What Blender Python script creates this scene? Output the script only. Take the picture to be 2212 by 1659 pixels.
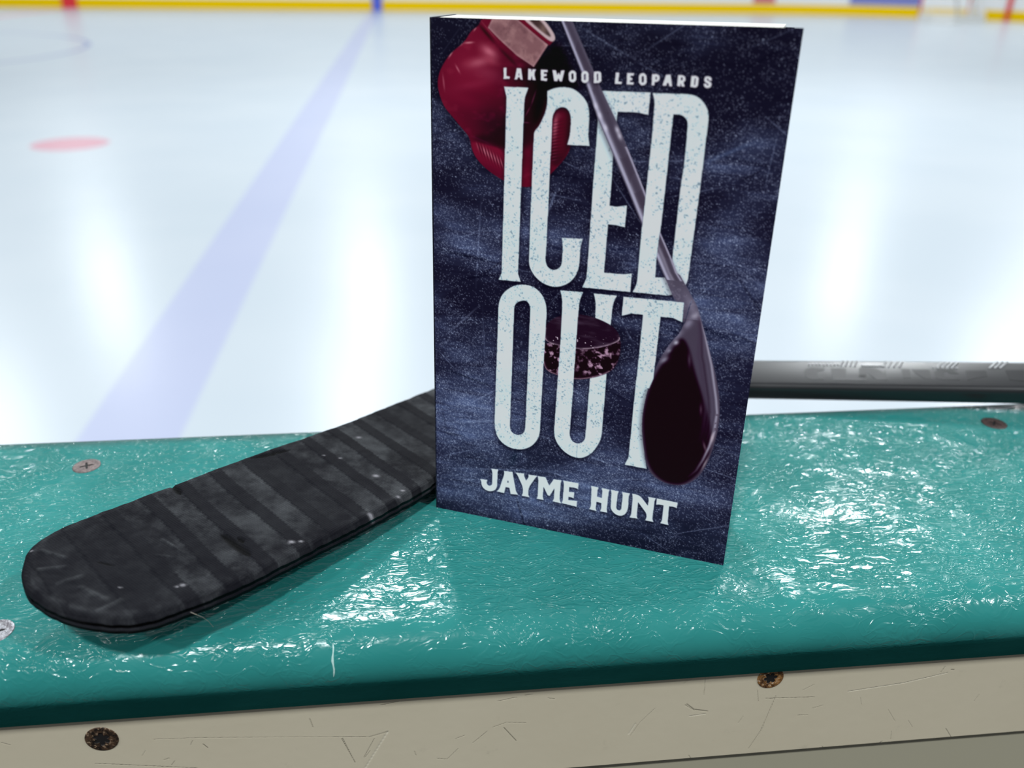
import bpy, bmesh, math, random
import numpy as np
from mathutils import Vector, Matrix
for o in list(bpy.data.objects): bpy.data.objects.remove(o)
SC = bpy.context.scene
COL = SC.collection
LEDGE = 1.07            # height of the ledge top above the ice
# ---------------- camera, exposure, light ----------------
cd = bpy.data.cameras.new('camera'); cam = bpy.data.objects.new('camera', cd); COL.objects.link(cam)
cd.sensor_width = 36; cd.lens = 36*1837/2212; cd.clip_start = .01; cd.clip_end = 200
R_=Vector((0.99435,-0.10543,0.01239)); U_=Vector((0.0353,0.43849,0.89804)); B_=Vector((-0.10011,-0.89253,0.43973))
M = Matrix((( R_[0],U_[0],B_[0],0),(R_[1],U_[1],B_[1],0),(R_[2],U_[2],B_[2],LEDGE+.2191),(0,0,0,1)))
cam.matrix_world = M
cd.dof.use_dof = True; cd.dof.focus_distance = .345; cd.dof.aperture_fstop = 7.6; cd.dof.aperture_blades = 0
SC.camera = cam
SC.view_settings.view_transform = 'Standard'; SC.view_settings.look = 'None'; SC.view_settings.gamma = 1
SC.view_settings.use_curve_mapping = False; SC.view_settings.exposure = 0.0
w = bpy.data.worlds.new('world'); SC.world = w; w.use_nodes = True
w.node_tree.nodes['Background'].inputs[0].default_value = (.86,.93,1.0,1)
w.node_tree.nodes['Background'].inputs[1].default_value = .25
LX=(-16.4,-9.0,-1.6,5.8,13.2,20.6)
for ly, LAMP_W, cols in ((-3.3,460,LX), (8.4,560,(-.6,5.4)), (16.7,320,LX), (24.4,320,LX)):  # first row is unseen, added behind the camera to light the book front
    for lx in cols:
        ld = bpy.data.lights.new('rink_and_fill_lamp','AREA'); ld.shape='DISK'; ld.size=.62; ld.energy=LAMP_W; ld.color=(.93,.98,1.0)
        lo = bpy.data.objects.new('rink_and_fill_lamp', ld); COL.objects.link(lo); lo.location=(lx,ly,LEDGE+6.9)
# ---------------- helpers ----------------
def tag(o, label=None, cat=None, group=None, kind=None):
    if label: o['label']=label
    if cat: o['category']=cat
    if group: o['group']=group
    if kind: o['kind']=kind
    return o
def empty(name, loc=(0,0,0), rot=(0,0,0)):
    o = bpy.data.objects.new(name,None); COL.objects.link(o); o.location=loc; o.rotation_euler=rot; o.empty_display_size=.02; return o
def mesh_obj(name, verts, faces, mat, parent=None, smooth=False):
    me = bpy.data.meshes.new(name); me.from_pydata([tuple(v) for v in verts],[],faces); me.update()
    if smooth: me.polygons.foreach_set('use_smooth',[True]*len(me.polygons))
    if mat: me.materials.append(mat)
    o = bpy.data.objects.new(name,me); COL.objects.link(o)
    if parent: o.parent=parent
    return o
def bm_obj(name, bm, mat, parent=None, smooth=False):
    me = bpy.data.meshes.new(name); bm.normal_update(); bm.to_mesh(me); bm.free()
    if smooth: me.polygons.foreach_set('use_smooth',[True]*len(me.polygons))
    if mat: me.materials.append(mat)
    o = bpy.data.objects.new(name,me); COL.objects.link(o)
    if parent: o.parent=parent
    return o
def box(bm, x0,x1,y0,y1,z0,z1):
    vs=[bm.verts.new(p) for p in ((x0,y0,z0),(x1,y0,z0),(x1,y1,z0),(x0,y1,z0),(x0,y0,z1),(x1,y0,z1),(x1,y1,z1),(x0,y1,z1))]
    for f in ((3,2,1,0),(4,5,6,7),(0,1,5,4),(1,2,6,5),(2,3,7,6),(3,0,4,7)): bm.faces.new([vs[i] for i in f])
def tube(bm, pts, r, n=8, rs=None):
    pts=[Vector(p) for p in pts]; rings=[]
    for i,p in enumerate(pts):
        d=(pts[min(i+1,len(pts)-1)]-pts[max(i-1,0)]).normalized()
        a=d.orthogonal().normalized() if i==0 else (prev-d*prev.dot(d)).normalized()
        prev=a; b=d.cross(a); rr=rs[i] if rs else r
        rings.append([bm.verts.new(p+a*rr*math.cos(2*math.pi*k/n)+b*rr*math.sin(2*math.pi*k/n)) for k in range(n)])
    for i in range(len(rings)-1):
        for k in range(n): bm.faces.new((rings[i][k],rings[i][(k+1)%n],rings[i+1][(k+1)%n],rings[i+1][k]))
    bm.faces.new(rings[0][::-1]); bm.faces.new(rings[-1])
class NT:
    def __init__(s,name):
        s.m=bpy.data.materials.new(name); s.m.use_nodes=True; s.t=s.m.node_tree; s.n=s.t.nodes; s.b=s.n['Principled BSDF']
    def new(s,typ,**kw):
        n=s.n.new(typ)
        for k,v in kw.items(): setattr(n,k,v)
        return n
    def put(s,sock,v):
        if isinstance(v,bpy.types.NodeSocket): s.t.links.new(v,sock)
        elif isinstance(v,(tuple,list)) and len(v)==3 and sock.type=='RGBA': sock.default_value=(*v,1)
        else: sock.default_value=v
    def math(s,op,a,b=0.0,c=None,clamp=False):
        n=s.new('ShaderNodeMath',operation=op,use_clamp=clamp); s.put(n.inputs[0],a); s.put(n.inputs[1],b)
        if c is not None: s.put(n.inputs[2],c)
        return n.outputs[0]
    def pos(s): return s.new('ShaderNodeTexCoord').outputs['Object']
    def sep(s,v):
        n=s.new('ShaderNodeSeparateXYZ'); s.put(n.inputs[0],v); return n.outputs
    def mapping(s,v,scale=(1,1,1),rot=(0,0,0),loc=(0,0,0)):
        n=s.new('ShaderNodeMapping'); s.put(n.inputs[0],v); n.inputs['Scale'].default_value=scale; n.inputs['Rotation'].default_value=rot; n.inputs['Location'].default_value=loc; return n.outputs[0]
    def noise(s,v,scale,detail=2,rough=.5,dist=0,col=False):
        n=s.new('ShaderNodeTexNoise'); s.put(n.inputs['Vector'],v); n.inputs['Scale'].default_value=scale; n.inputs['Detail'].default_value=detail; n.inputs['Roughness'].default_value=rough; n.inputs['Distortion'].default_value=dist
        return n.outputs['Color'] if col else n.outputs[0]
    def voro(s,v,scale,feature='F1',out=0):
        n=s.new('ShaderNodeTexVoronoi',feature=feature); s.put(n.inputs['Vector'],v); n.inputs['Scale'].default_value=scale; return n.outputs[out]
    def ramp(s,v,a,b,lo=0.0,hi=1.0,mode='SMOOTHSTEP'):
        n=s.new('ShaderNodeMapRange',interpolation_type=mode); s.put(n.inputs[0],v)
        for i,x in enumerate((a,b,lo,hi)): n.inputs[i+1].default_value=x
        return n.outputs[0]
    def mix(s,f,a,b):
        n=s.new('ShaderNodeMix',data_type='RGBA'); s.put(n.inputs[0],f); s.put(n.inputs[6],a); s.put(n.inputs[7],b); return n.outputs[2]
    def bump(s,h,strength=1,dist=.001,normal=None):
        n=s.new('ShaderNodeBump'); s.put(n.inputs['Height'],h); n.inputs['Strength'].default_value=strength; n.inputs['Distance'].default_value=dist
        if normal is not None: s.put(n.inputs['Normal'],normal)
        return n.outputs[0]
    def set(s,**kw):
        for k,v in kw.items(): s.put(s.b.inputs[k.replace('_',' ')],v)
        return s.m
def vadd(N,v,n,amt):
    a=N.new('ShaderNodeVectorMath',operation='SUBTRACT'); N.put(a.inputs[0],n); a.inputs[1].default_value=(.5,.5,.5)
    b=N.new('ShaderNodeVectorMath',operation='SCALE'); N.put(b.inputs[0],a.outputs[0]); b.inputs['Scale'].default_value=amt
    c=N.new('ShaderNodeVectorMath',operation='ADD'); N.put(c.inputs[0],v); N.put(c.inputs[1],b.outputs[0]); return c.outputs[0]
def plain(name,col,rough=.5,metal=0,spec=.5):
    N=NT(name); return N.set(Base_Color=(*col,1),Roughness=rough,Metallic=metal,Specular_IOR_Level=spec)

# ---------------- materials ----------------
# moulded plastic ledge: crumpled-film grain over a smooth gloss
N=NT('ledge_plastic'); p=N.pos(); warp=vadd(N,p,N.noise(p,60,2,col=True),.012)
def wrinkle(sc,stretch,rz,wd,fine=.5):
    q=N.mapping(warp,scale=(1,stretch,1),rot=(0,0,rz)); n=N.noise(q,sc,2,.5,.6)
    return N.ramp(N.math('ABSOLUTE',N.math('SUBTRACT',n,.5)),0,wd,1,0)
w1=wrinkle(52,3.6,.75,.055); w2=wrinkle(64,3.2,-.55,.05); w3=wrinkle(88,2.2,1.5,.06); w4=wrinkle(46,4.5,.15,.04)
z1=N.ramp(N.noise(p,22,2),.42,.56,.1,1); z2=N.ramp(N.noise(N.mapping(p,loc=(4,1,0)),20,2),.42,.56,.1,1)
h=N.math('ADD',N.math('MULTIPLY',N.math('ADD',w1,N.math('MULTIPLY',w3,.6)),z1),N.math('MULTIPLY',N.math('ADD',w2,N.math('MULTIPLY',w4,.8)),z2))
big=N.noise(warp,75,2,.5); med=N.noise(p,40,1); fine=N.noise(N.mapping(warp,scale=(1,2,1),rot=(0,0,.5)),210,2,.6)
h=N.math('ADD',N.math('MULTIPLY',h,.58),N.math('ADD',N.math('MULTIPLY',fine,.16),N.math('ADD',N.math('MULTIPLY',big,.75),N.math('MULTIPLY',med,1.1))))
sx=N.sep(p); flat=N.ramp(sx[1],.236,.258,.6,1.0); flat=N.math('MULTIPLY',flat,1.0)
bn=N.new('ShaderNodeBump'); N.put(bn.inputs['Height'],h); N.put(bn.inputs['Strength'],N.math('MULTIPLY',flat,.75)); bn.inputs['Distance'].default_value=.0011
colv=N.noise(p,25,3)
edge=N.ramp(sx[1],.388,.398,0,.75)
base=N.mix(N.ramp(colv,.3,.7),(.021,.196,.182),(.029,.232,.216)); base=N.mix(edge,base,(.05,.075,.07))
bw=N.new('ShaderNodeBump'); N.put(bw.inputs['Height'],h); N.put(bw.inputs['Strength'],N.math('MULTIPLY',flat,.20)); bw.inputs['Distance'].default_value=.0011
N.set(Base_Color=base,Roughness=.7,Specular_IOR_Level=0.0,Normal=bw.outputs[0],Coat_Weight=N.ramp(sx[2],-.019,-.014,0,.9),Coat_Roughness=.185,Coat_IOR=1.46,Coat_Normal=bn.outputs[0]); MAT_LEDGE=N.m
# cream board below
N=NT('cream_board'); p=N.pos(); q=N.mapping(p,scale=(1,1,1)); warp=vadd(N,p,N.noise(p,12,2,col=True),.03)
at=N.new('ShaderNodeAttribute',attribute_name='scratch'); sc_=N.sep(at.outputs['Vector']); c0=N.mix(N.noise(p,14,4,.6),(.58,.51,.375),(.66,.59,.45))
c0=N.mix(N.math('MULTIPLY',N.ramp(N.noise(p,60,4,.7),.62,.75),.35),c0,(.42,.37,.28))
c0=N.mix(N.math('MULTIPLY',sc_[0],.85),c0,(.10,.09,.06)); c0=N.mix(N.math('MULTIPLY',sc_[1],.6),c0,(.86,.82,.70))
N.set(Base_Color=c0,Roughness=.42,Normal=N.bump(N.math('ADD',N.math('MULTIPLY',N.math('ADD',sc_[0],sc_[1]),-1),N.math('MULTIPLY',N.noise(p,180,3),.25)),.5,.0005)); MAT_CREAM=N.m
MAT_CREAMLOW=plain('cream_cladding',(.40,.37,.275),.5)
MAT_FLOOR=plain('rubber_floor',(.02,.02,.02),.8)
# black cloth tape with dust
N=NT('cloth_tape'); a=N.new('ShaderNodeAttribute',attribute_name='wear'); ac=N.sep(a.outputs['Vector']); p=N.pos()
weave=N.new('ShaderNodeTexWave',wave_type='BANDS'); N.put(weave.inputs[0],N.mapping(p,rot=(0,0,.7))); weave.inputs['Scale'].default_value=330
weave2=N.new('ShaderNodeTexWave',wave_type='BANDS'); N.put(weave2.inputs[0],N.mapping(p,rot=(0,0,2.27))); weave2.inputs['Scale'].default_value=330
wv=N.math('MULTIPLY',weave.outputs[0] if False else weave.outputs['Fac'],weave2.outputs['Fac'])
dn=N.noise(p,110,5,.7); dn2=N.noise(p,38,4,.65)
dust=N.math('MULTIPLY',N.ramp(N.math('ADD',N.math('MULTIPLY',dn,.5),N.math('MULTIPLY',dn2,.5)),.36,.68),N.math('ADD',N.math('MULTIPLY',ac[0],.9),.12),clamp=True)
dust=N.math('MULTIPLY',dust,N.math('ADD',N.math('MULTIPLY',wv,.35),.7),clamp=True)
c=N.mix(dust,(.0028,.0028,.0055),(.070,.074,.080)); c=N.mix(N.math('MULTIPLY',ac[2],.8),c,(.34,.33,.36)); c=N.mix(ac[1],c,(.0015,.0015,.002))
N.set(Base_Color=c,Roughness=.75,Specular_IOR_Level=.10,Normal=N.bump(N.math('ADD',wv,N.math('MULTIPLY',dn,1.2)),.5,.00022)); MAT_TAPE=N.m
# shaft
N=NT('shaft_gloss'); p=N.pos(); N.set(Base_Color=N.mix(N.noise(p,30,2),(.012,.012,.014),(.02,.02,.022)),Roughness=.33,Specular_IOR_Level=.6); MAT_SHAFT=N.m
MAT_SHAFTMARK=plain('shaft_mark',(.008,.008,.010),.36,0,.40)
MAT_GLINT=plain('shaft_glint',(.62,.63,.64),.18,.2)  # pale colour standing in for rink lights reflected in the embossed shaft
# printed cover
N=NT('cover_print'); a=N.new('ShaderNodeAttribute',attribute_name='print'); p=N.pos()
N.set(Base_Color=a.outputs['Color'],Roughness=.38,Specular_IOR_Level=.18,Normal=N.bump(N.noise(p,900,2),.08,.0001)); MAT_COVER=N.m
MAT_COVERPLAIN=plain('cover_card',(.012,.012,.025),.45)
N=NT('page_edges'); p=N.pos(); wv=N.new('ShaderNodeTexWave',wave_type='BANDS',bands_direction='Y'); N.put(wv.inputs[0],p); wv.inputs['Scale'].default_value=900; wv.inputs['Distortion'].default_value=.6
N.set(Base_Color=N.mix(wv.outputs['Fac'],(.80,.78,.72),(.86,.85,.80)),Roughness=.8,Normal=N.bump(wv.outputs['Fac'],.2,.0001)); MAT_PAGES=N.m
# screws
def screw_mat(name,c1,c2,c3,metal,rough):
    N=NT(name); p=N.pos(); n=N.noise(p,420,4,.7); n2=N.noise(p,900,3,.7)
    c=N.mix(N.ramp(n,.38,.6),c1,c2); c=N.mix(N.ramp(n2,.56,.66),c,c3)
    return N.set(Base_Color=c,Metallic=metal,Roughness=rough,Normal=N.bump(n,.6,.0006))
MAT_SCREW_GREY=screw_mat('worn_steel',(.13,.10,.098),(.24,.19,.18),(.10,.05,.04),.35,.5)
MAT_SCREW_BROWN=screw_mat('brown_steel',(.045,.028,.025),(.09,.055,.05),(.05,.03,.03),.2,.6)
MAT_SCREW_STEEL=screw_mat('scuffed_steel',(.22,.20,.22),(.62,.62,.66),(.10,.08,.09),.6,.4)
MAT_SCREW_RUST=screw_mat('rusted_steel',(.012,.008,.006),(.10,.055,.03),(.42,.30,.20),.3,.5)
MAT_SCREW_ORANGE=screw_mat('orange_rust',(.07,.03,.012),(.40,.19,.06),(.62,.52,.40),.25,.5)
MAT_DARK=plain('recess_dark',(.004,.003,.003),.7)
# ice with painted lines
N=NT('rink_ice'); p=N.pos(); s=N.sep(p); X_,Y_=s[0],s[1]
def band(v,c,hw,soft=.01): return N.ramp(N.math('ABSOLUTE',N.math('SUBTRACT',v,c)),hw-soft,hw+soft,1,0)
lx=N.math('ADD',X_,N.math('MULTIPLY',Y_,.012)); blue=band(lx,-.87,.152)
def dist(cx_,cy_):
    a=N.math('SUBTRACT',X_,cx_); b=N.math('SUBTRACT',Y_,cy_); return N.math('SQRT',N.math('ADD',N.math('MULTIPLY',a,a),N.math('MULTIPLY',b,b)))
dot=N.ramp(dist(-2.72,7.17),.27,.30,1,0); ring=band(dist(-10.0,15.2),4.57,.05); cl_=band(X_,-10.5,.152)
shade=N.noise(p,.9,3,.5)
c=N.mix(N.ramp(shade,.3,.7),(.48,.535,.585),(.505,.555,.60))
c=N.mix(N.math('MULTIPLY',blue,.36),c,(.30,.30,.62)); c=N.mix(N.math('MULTIPLY',dot,.6),c,(.62,.16,.22)); c=N.mix(N.math('MULTIPLY',ring,.6),c,(.16,.2,.42)); c=N.mix(N.math('MULTIPLY',cl_,.5),c,(.85,.2,.25))
N.set(Base_Color=c,Roughness=.27,Specular_IOR_Level=.22,Normal=N.bump(N.noise(p,26,3,.6),.05,.002)); MAT_ICE=N.m
MAT_WHITE=plain('board_white',(.70,.71,.72),.4); MAT_YELLOW=plain('kick_yellow',(.76,.50,.0),.6,0,.05); MAT_RED=plain('stripe_red',(.62,.02,.03),.45); MAT_BLUE=plain('stripe_blue',(.06,.10,.55),.45)
MAT_ADRED=plain('advert_red',(.50,.10,.14),.5); MAT_ADBLUE=plain('advert_violet',(.16,.18,.46),.5)
MAT_NETRED=plain('goal_red',(.62,.03,.03),.35); MAT_NETWHITE=plain('goal_padding',(.62,.62,.60),.6); MAT_NETGREY=plain('goal_frame_grey',(.36,.36,.36),.5); MAT_CORD=plain('goal_cord',(.75,.75,.75),.7)
MAT_BACK=plain('bench_wall',(.10,.10,.11),.8)
MAT_STAND=plain('stand_wall',(.42,.46,.52),.8)
MAT_NICK=plain('nicked_plastic',(.42,.62,.58),.4)
MAT_HAIR=plain('thread',(.35,.32,.26),.6)
ART = {
 'I': [(28.3,22.2),(37.4,22.1),(36.2,25.4),(36,27.7),(35.9,40.6),(35.5,90.3),(36.7,93.4),(27.6,93.6),(28.8,90.7),(29.2,36.9),(29.3,25.7)],
 'C': [(60.7,40.6),(52.5,40.7),(53.3,37.8),(53.5,32.6),(53.1,30.1),(52,28.4),(50.2,27.8),(48,28.6),(46.7,30.8),(46.6,33),(46.5,56.9),(46.4,76.7),(46.2,83.9),(47,86.1),(48.5,87.1),(50.1,87.2),(51.7,86.3),(52.6,84.8),(52.7,82.4),(52.8,78.3),(52.2,74.5),(60.2,74.1),(59.5,77.3),(59.5,83.8),(59,86.9),(57.6,89.7),(55.4,92),(52.5,93.4),(49.9,93.9),(46.7,93.4),(43.7,91.9),(41.1,89.2),(39.7,86.2),(39.7,81.3),(39.7,68.4),(39.8,56),(39.9,44.8),(40,36.9),(41.8,35),(43.5,31.3),(44.3,28.8),(44.5,26.8),(44.4,22.9),(46.8,21.8),(49.5,21.3),(52.7,21.4),(55,22.3),(57.2,24),(59,26),(59.8,28.7),(60,31.4),(60,37.3)],
 'E': [(61.2,21.9),(80.7,21.6),(80.6,28.9),(76.8,28.3),(69.9,28.4),(69.8,30.8),(69.4,43.8),(69.5,55.1),(69.4,61),(72.2,61.1),(75.7,60.3),(75.6,68.3),(72.2,67.8),(69.3,67.8),(69.1,86),(76.4,85.8),(79.5,85.1),(79.5,92.3),(61.1,92.7),(62.5,89),(62.7,78.8),(62.8,54.8),(63.1,38),(63.1,33),(62.8,24.8)],
 'D': [(81.4,21.7),(93.7,21.5),(96.2,21.9),(98.3,23.3),(100,25.4),(100.8,27.3),(101,29.4),(100.9,39.9),(100.8,51.8),(100.4,69.2),(100.2,78.5),(100.1,85.4),(99.3,87.7),(97.1,90.5),(94.7,91.6),(93,92),(80.3,92.2),(81.7,89),(81.7,69.4),(82.1,54),(82.5,36.3),(82.4,24.4)],
 'Dh': [(89.1,28.2),(91.5,28.2),(93.1,28.9),(94.1,30.2),(94.3,32),(94.5,43.8),(94,52.4),(93.7,78.2),(93.4,83.7),(92.3,85.2),(88.2,85.6),(88.1,78.1),(88.6,65.1),(88.8,52.8),(89,36.3)],
 'O': [(37.3,94.3),(34.3,95.1),(31.6,96.8),(29.4,99.1),(28.1,102),(27.7,104.8),(27.6,114.9),(27.2,140.1),(27,156),(27.3,159.1),(28.2,162.1),(30.5,164.9),(33.8,166.5),(38,166.7),(41.5,165.5),(44.4,163.1),(46.3,159.7),(46.9,156.8),(47.1,134.4),(47.4,117.9),(47.6,103.9),(47.1,100.7),(45.8,97.9),(43.5,95.6),(40.8,94.4)],
 'Oh': [(37.5,100.9),(35.6,101.7),(34.5,103.1),(34.3,104.8),(34.2,116.9),(34,139),(33.8,157),(34.5,158.9),(36.3,159.8),(38.1,159.8),(39.8,158.6),(40.5,156.4),(40.7,135.4),(40.8,116),(40.9,103.4),(40.2,101.6),(39,100.7)],
 'U': [(52.6,94.9),(61.6,94.5),(60.4,97.9),(60.1,106.1),(59.9,130.3),(59.9,135.3),(59.5,155.8),(60.4,158),(62,159),(63.7,159),(65.3,157.9),(66.1,156.1),(66.4,131.9),(66.4,130.1),(66.9,104.1),(66.7,97.9),(65.7,94.5),(74.6,94.3),(73.3,97.6),(73.1,106),(72.9,128.3),(72.8,153),(72.5,155.5),(71,159.5),(68.8,163),(65.2,165.5),(61.8,165.7),(58.3,164.4),(55,161.5),(53.3,158.1),(52.9,155.4),(53.3,133.4),(53.8,110),(53.6,98.5)],
 'T': [(77.1,94.4),(99.7,93.8),(99.8,101.6),(96.3,100.3),(91.6,100.4),(90.8,159.4),(92.2,165.1),(83.1,165),(84.4,161.2),(84.6,128.4),(84.8,124.9),(85,100.5),(80.5,100.6),(77,102)],
 'stick': [(47.6,-1.2),(51.5,-1.3),(63.4,20.8),(69.8,31.7),(76.5,44.4),(81.4,54.1),(88.4,68.5),(93.7,78.2),(95.9,83),(97.2,83.8),(102.1,91.1),(104.5,94.5),(106.5,99.6),(110.5,110.1),(114.1,120.3),(115.8,125.6),(117.3,132.9),(117.9,141.3),(117.2,148.7),(115.7,157.5),(113.5,163.4),(110.3,167.7),(106.3,170.1),(101.5,170.4),(97.6,169.4),(94.2,167.3),(92.2,164),(90.3,157.6),(88.7,149.5),(88.2,142.2),(88.7,135.5),(89.6,129),(90.8,124),(93,116.7),(96.4,109.8),(100.2,104.6),(100.6,102.3),(99.6,100.3),(96.5,93.7),(94.9,91.4),(91.8,85.5),(81.7,66.9),(75.4,54.6),(69.8,44),(63,31.2),(58.1,20)],
 'bladeface': [(96.7,113.7),(99.6,106.7),(103,109.9),(106.2,119.8),(110.8,130.5),(115.8,143.4),(115.8,155.6),(112,164.7),(106.2,170.1),(98.7,169.7),(92.6,164.3),(89.7,152.3),(88.4,142.3),(89.6,131.1),(92.4,121.9)],
 'taped': [(93.7,83.3),(96,82.9),(102.1,91.1),(104.5,94.5),(106.5,99.6),(102.9,105.4),(100.2,104.6),(100.6,102.3),(99.6,100.3)],
 'stem': [(79.2,21.8),(89.2,21.3),(88.8,52.8),(88.1,78.1),(88,82.2),(81.5,86.5)],
 'pucktop': [(46.6,113.5),(47.6,109.2),(51.2,105.8),(56.6,103.8),(62.5,103.4),(67.6,104.2),(73.2,106.1),(76.2,108.7),(77.5,111.5),(75.5,113.3),(71.1,115.5),(65.7,117.2),(60.2,118),(53.6,117.6),(47.9,116.9)],
 'puckside': [(46.7,116.6),(53.6,117.6),(60.2,118),(65.7,117.2),(71.1,115.5),(75.5,113.3),(77.5,111.1),(77.7,116.4),(77,121.4),(74.6,125.2),(71,127.6),(65.6,129.8),(60.4,131),(53.8,130.4),(48.4,129.1),(46.7,124.9)],
 'glove': [(19.8,-0.7),(18.6,2.5),(15.7,4.1),(13.4,7.8),(8,11.7),(5,15.5),(3.2,19),(2.6,22.9),(3.6,26.7),(5.3,30.5),(8.8,33.9),(11.9,37.2),(15.4,40.6),(15.9,44.2),(17.7,47.7),(20.8,50.7),(24.8,53.3),(29.7,55.7),(36.3,57.3),(42.7,55.9),(48,50.3),(52.3,45.2),(54,41.2),(53.8,34.3),(53.1,29.8),(50.6,27.7),(47.4,29),(44.1,29.2),(44.3,19.4),(39.3,10.9),(44,8.2),(32.4,-1)],
 'palm': [(39.1,15.1),(44,7.8),(46.4,6.7),(48.8,8),(53.9,13.9),(58.6,20.2),(55.5,21.1),(47.4,21.1),(44.3,23.1),(43.8,31.1),(40.3,37),(39.6,42.9),(29.4,44),(25.1,43.1),(18.9,41.6),(15.4,40.6),(25,38),(28.7,32.3),(35.8,29.6),(37.2,22),(33,17)],
 'cuff': [(23.9,-0.8),(21.9,3),(26.1,6.6),(32.8,11.7),(39.1,15.2),(44,7.8),(40.7,5.6),(33.7,0.7),(31.6,-1)],
 'redband': [(31.6,-1),(33.7,0.7),(40.7,5.6),(44.4,8),(45.8,6.7),(41.5,4.7),(33.7,-1.1)],
 'rim': [(33.3,-1.1),(39.8,3.5),(44.8,6.9),(46.3,6.5),(46.5,4.9),(44.1,1.8),(40.8,-1.3)],
 'rimin': [(35.3,-1.1),(40.6,3),(44.7,5.5),(44.9,4.8),(42.6,1.9),(39.3,-1.2)],
 'lowfold': [(15.9,41.8),(20.7,42.6),(29.4,44),(31,56),(24.8,53.3),(20.8,50.7),(17.7,47.7),(16.1,44.2)],
 'thumb': [(46.9,31.3),(49.4,28.5),(51.9,28.7),(53.5,32.4),(53.8,39.3),(52.3,45.2),(47.9,49.9),(46.4,44.4),(46.7,36.6)],
 'aJ': [(25.9,178.2),(29.1,178),(28.8,179.4),(28.7,186.6),(28,188.3),(26.4,189.4),(24.6,189.7),(22.7,189),(21.5,187.4),(21.3,185.2),(20.8,184.3),(24.2,184.1),(23.8,185.6),(24.3,186.6),(25.2,186.9),(26.1,186.4),(26.4,185.6),(26.4,179.9)],
 'aA': [(31.7,178.1),(35.6,177.9),(35.7,179),(37.4,187.3),(38.4,188.6),(34.9,189),(34.3,186),(32.6,186),(32,189.1),(28.5,189),(29.7,187.5),(31.8,179.8)],
 'aAh': [(33.6,182.4),(33.9,183.4),(33.2,183.6)],
 'aY': [(36.8,177.9),(40.8,177.6),(40.7,178.7),(41.7,180.9),(42.8,178.8),(42.6,177.7),(46.6,177.6),(45.7,178.9),(42.9,184.2),(42.9,187.7),(43.5,188.8),(39.9,188.8),(40.4,187.5),(40.4,184.5),(37.8,179.1)],
 'aM': [(46.7,177.6),(50.2,177.5),(52,181.2),(53.8,177.7),(57.3,177.6),(56.9,178.8),(56.8,187.2),(57.6,188.8),(53.7,188.6),(54.3,187.3),(54.3,182.1),(52.4,186.2),(51.5,186.1),(49.5,182.3),(49.4,187.5),(49.9,188.8),(46.6,188.8),(47.1,187.6),(47.1,179.4)],
 'aE': [(57.9,177.5),(64.6,177.5),(64.5,180.4),(63.4,180),(60.7,180.1),(60.7,182.4),(63,182.2),(62.9,185.2),(61.9,184.9),(60.6,184.9),(60.6,186.5),(63.1,186.2),(64.4,186.1),(64.4,189),(57.7,188.6),(58.2,187.2),(58.3,179)],
 'aH': [(69.9,177.6),(73.2,177.7),(72.8,178.9),(72.8,182.2),(74.8,182.4),(74.8,178.9),(74.4,177.7),(77.8,177.8),(77.5,179.1),(77.3,187.6),(77.6,189),(74.4,189),(74.9,187.7),(74.8,184.9),(72.7,184.8),(72.6,188.2),(73.1,189.2),(69.7,189),(70.4,187.7),(70.2,179.1)],
 'aU': [(78.3,177.7),(81.7,177.8),(81.3,179.2),(81.2,185.8),(81.6,186.6),(82.6,186.8),(83.3,186.1),(83.4,179.3),(83.1,177.8),(86.4,177.8),(86,179),(86.1,185.2),(85.5,187.5),(84.4,188.9),(82.7,189.5),(81,189),(79.6,187.9),(78.8,186.3),(78.7,179.3)],
 'aN': [(87.2,177.7),(90.4,177.8),(94.1,182),(94.2,179.1),(93.8,177.8),(97.1,177.8),(96.6,179.1),(96.5,188),(97.1,189.2),(93.6,189.2),(94,187.9),(93.9,185.9),(90,181.2),(90,188),(90.5,189.1),(87,189.2),(87.6,187.8),(87.6,179.6)],
 'aT': [(97.4,177.8),(105.9,178),(105.8,180.7),(104.6,180.3),(102.7,180.4),(102.8,187.8),(103.3,189.3),(99.8,189.2),(100.4,187.9),(100.4,180.5),(98.5,180.5),(97.4,180.8)],
 'sL': [(28,15.9),(29.1,15.8),(29.1,18.6),(30.4,18.7),(30.3,19.5),(27.9,19.6),(28.1,19.1)],
 'sA': [(32.9,15.8),(34.5,15.8),(35.2,19.6),(34.3,19.5),(34,18.8),(33.5,18.8),(33.1,19.6),(32,19.6),(32.3,19.2)],
 'sAh': [(33.7,17.2),(33.9,18.1),(33.6,18.2)],
 'sK': [(37.1,15.8),(38.3,15.9),(38.3,16.9),(38.7,15.9),(40,15.9),(39.3,17.4),(40,19.5),(38.8,19.5),(38.5,18.1),(38.2,19.5),(37.1,19.5)],
 'sE': [(41.7,15.9),(44.2,15.9),(44.2,16.7),(42.9,16.7),(42.9,17.3),(43.9,17.2),(43.9,18),(42.9,18.1),(42.9,18.7),(44.2,18.7),(44.1,19.6),(41.8,19.5)],
 'sW': [(45.9,15.9),(47.2,15.9),(47.7,17.5),(48.2,16.5),(48.7,17.5),(49,15.9),(50.3,15.8),(49.5,19.5),(48.7,19.5),(48.2,18.5),(47.8,19.5),(46.7,19.5)],
 'sO': [(54.6,18.5),(54.5,18.9),(54.2,19.2),(53.9,19.5),(53.5,19.6),(53.1,19.6),(52.7,19.5),(52.3,19.3),(52.1,19),(51.9,18.7),(51.8,16.8),(51.9,16.4),(52.2,16.1),(52.5,15.9),(52.9,15.7),(53.3,15.7),(53.7,15.8),(54.1,16),(54.3,16.3),(54.5,16.7)],
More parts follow.
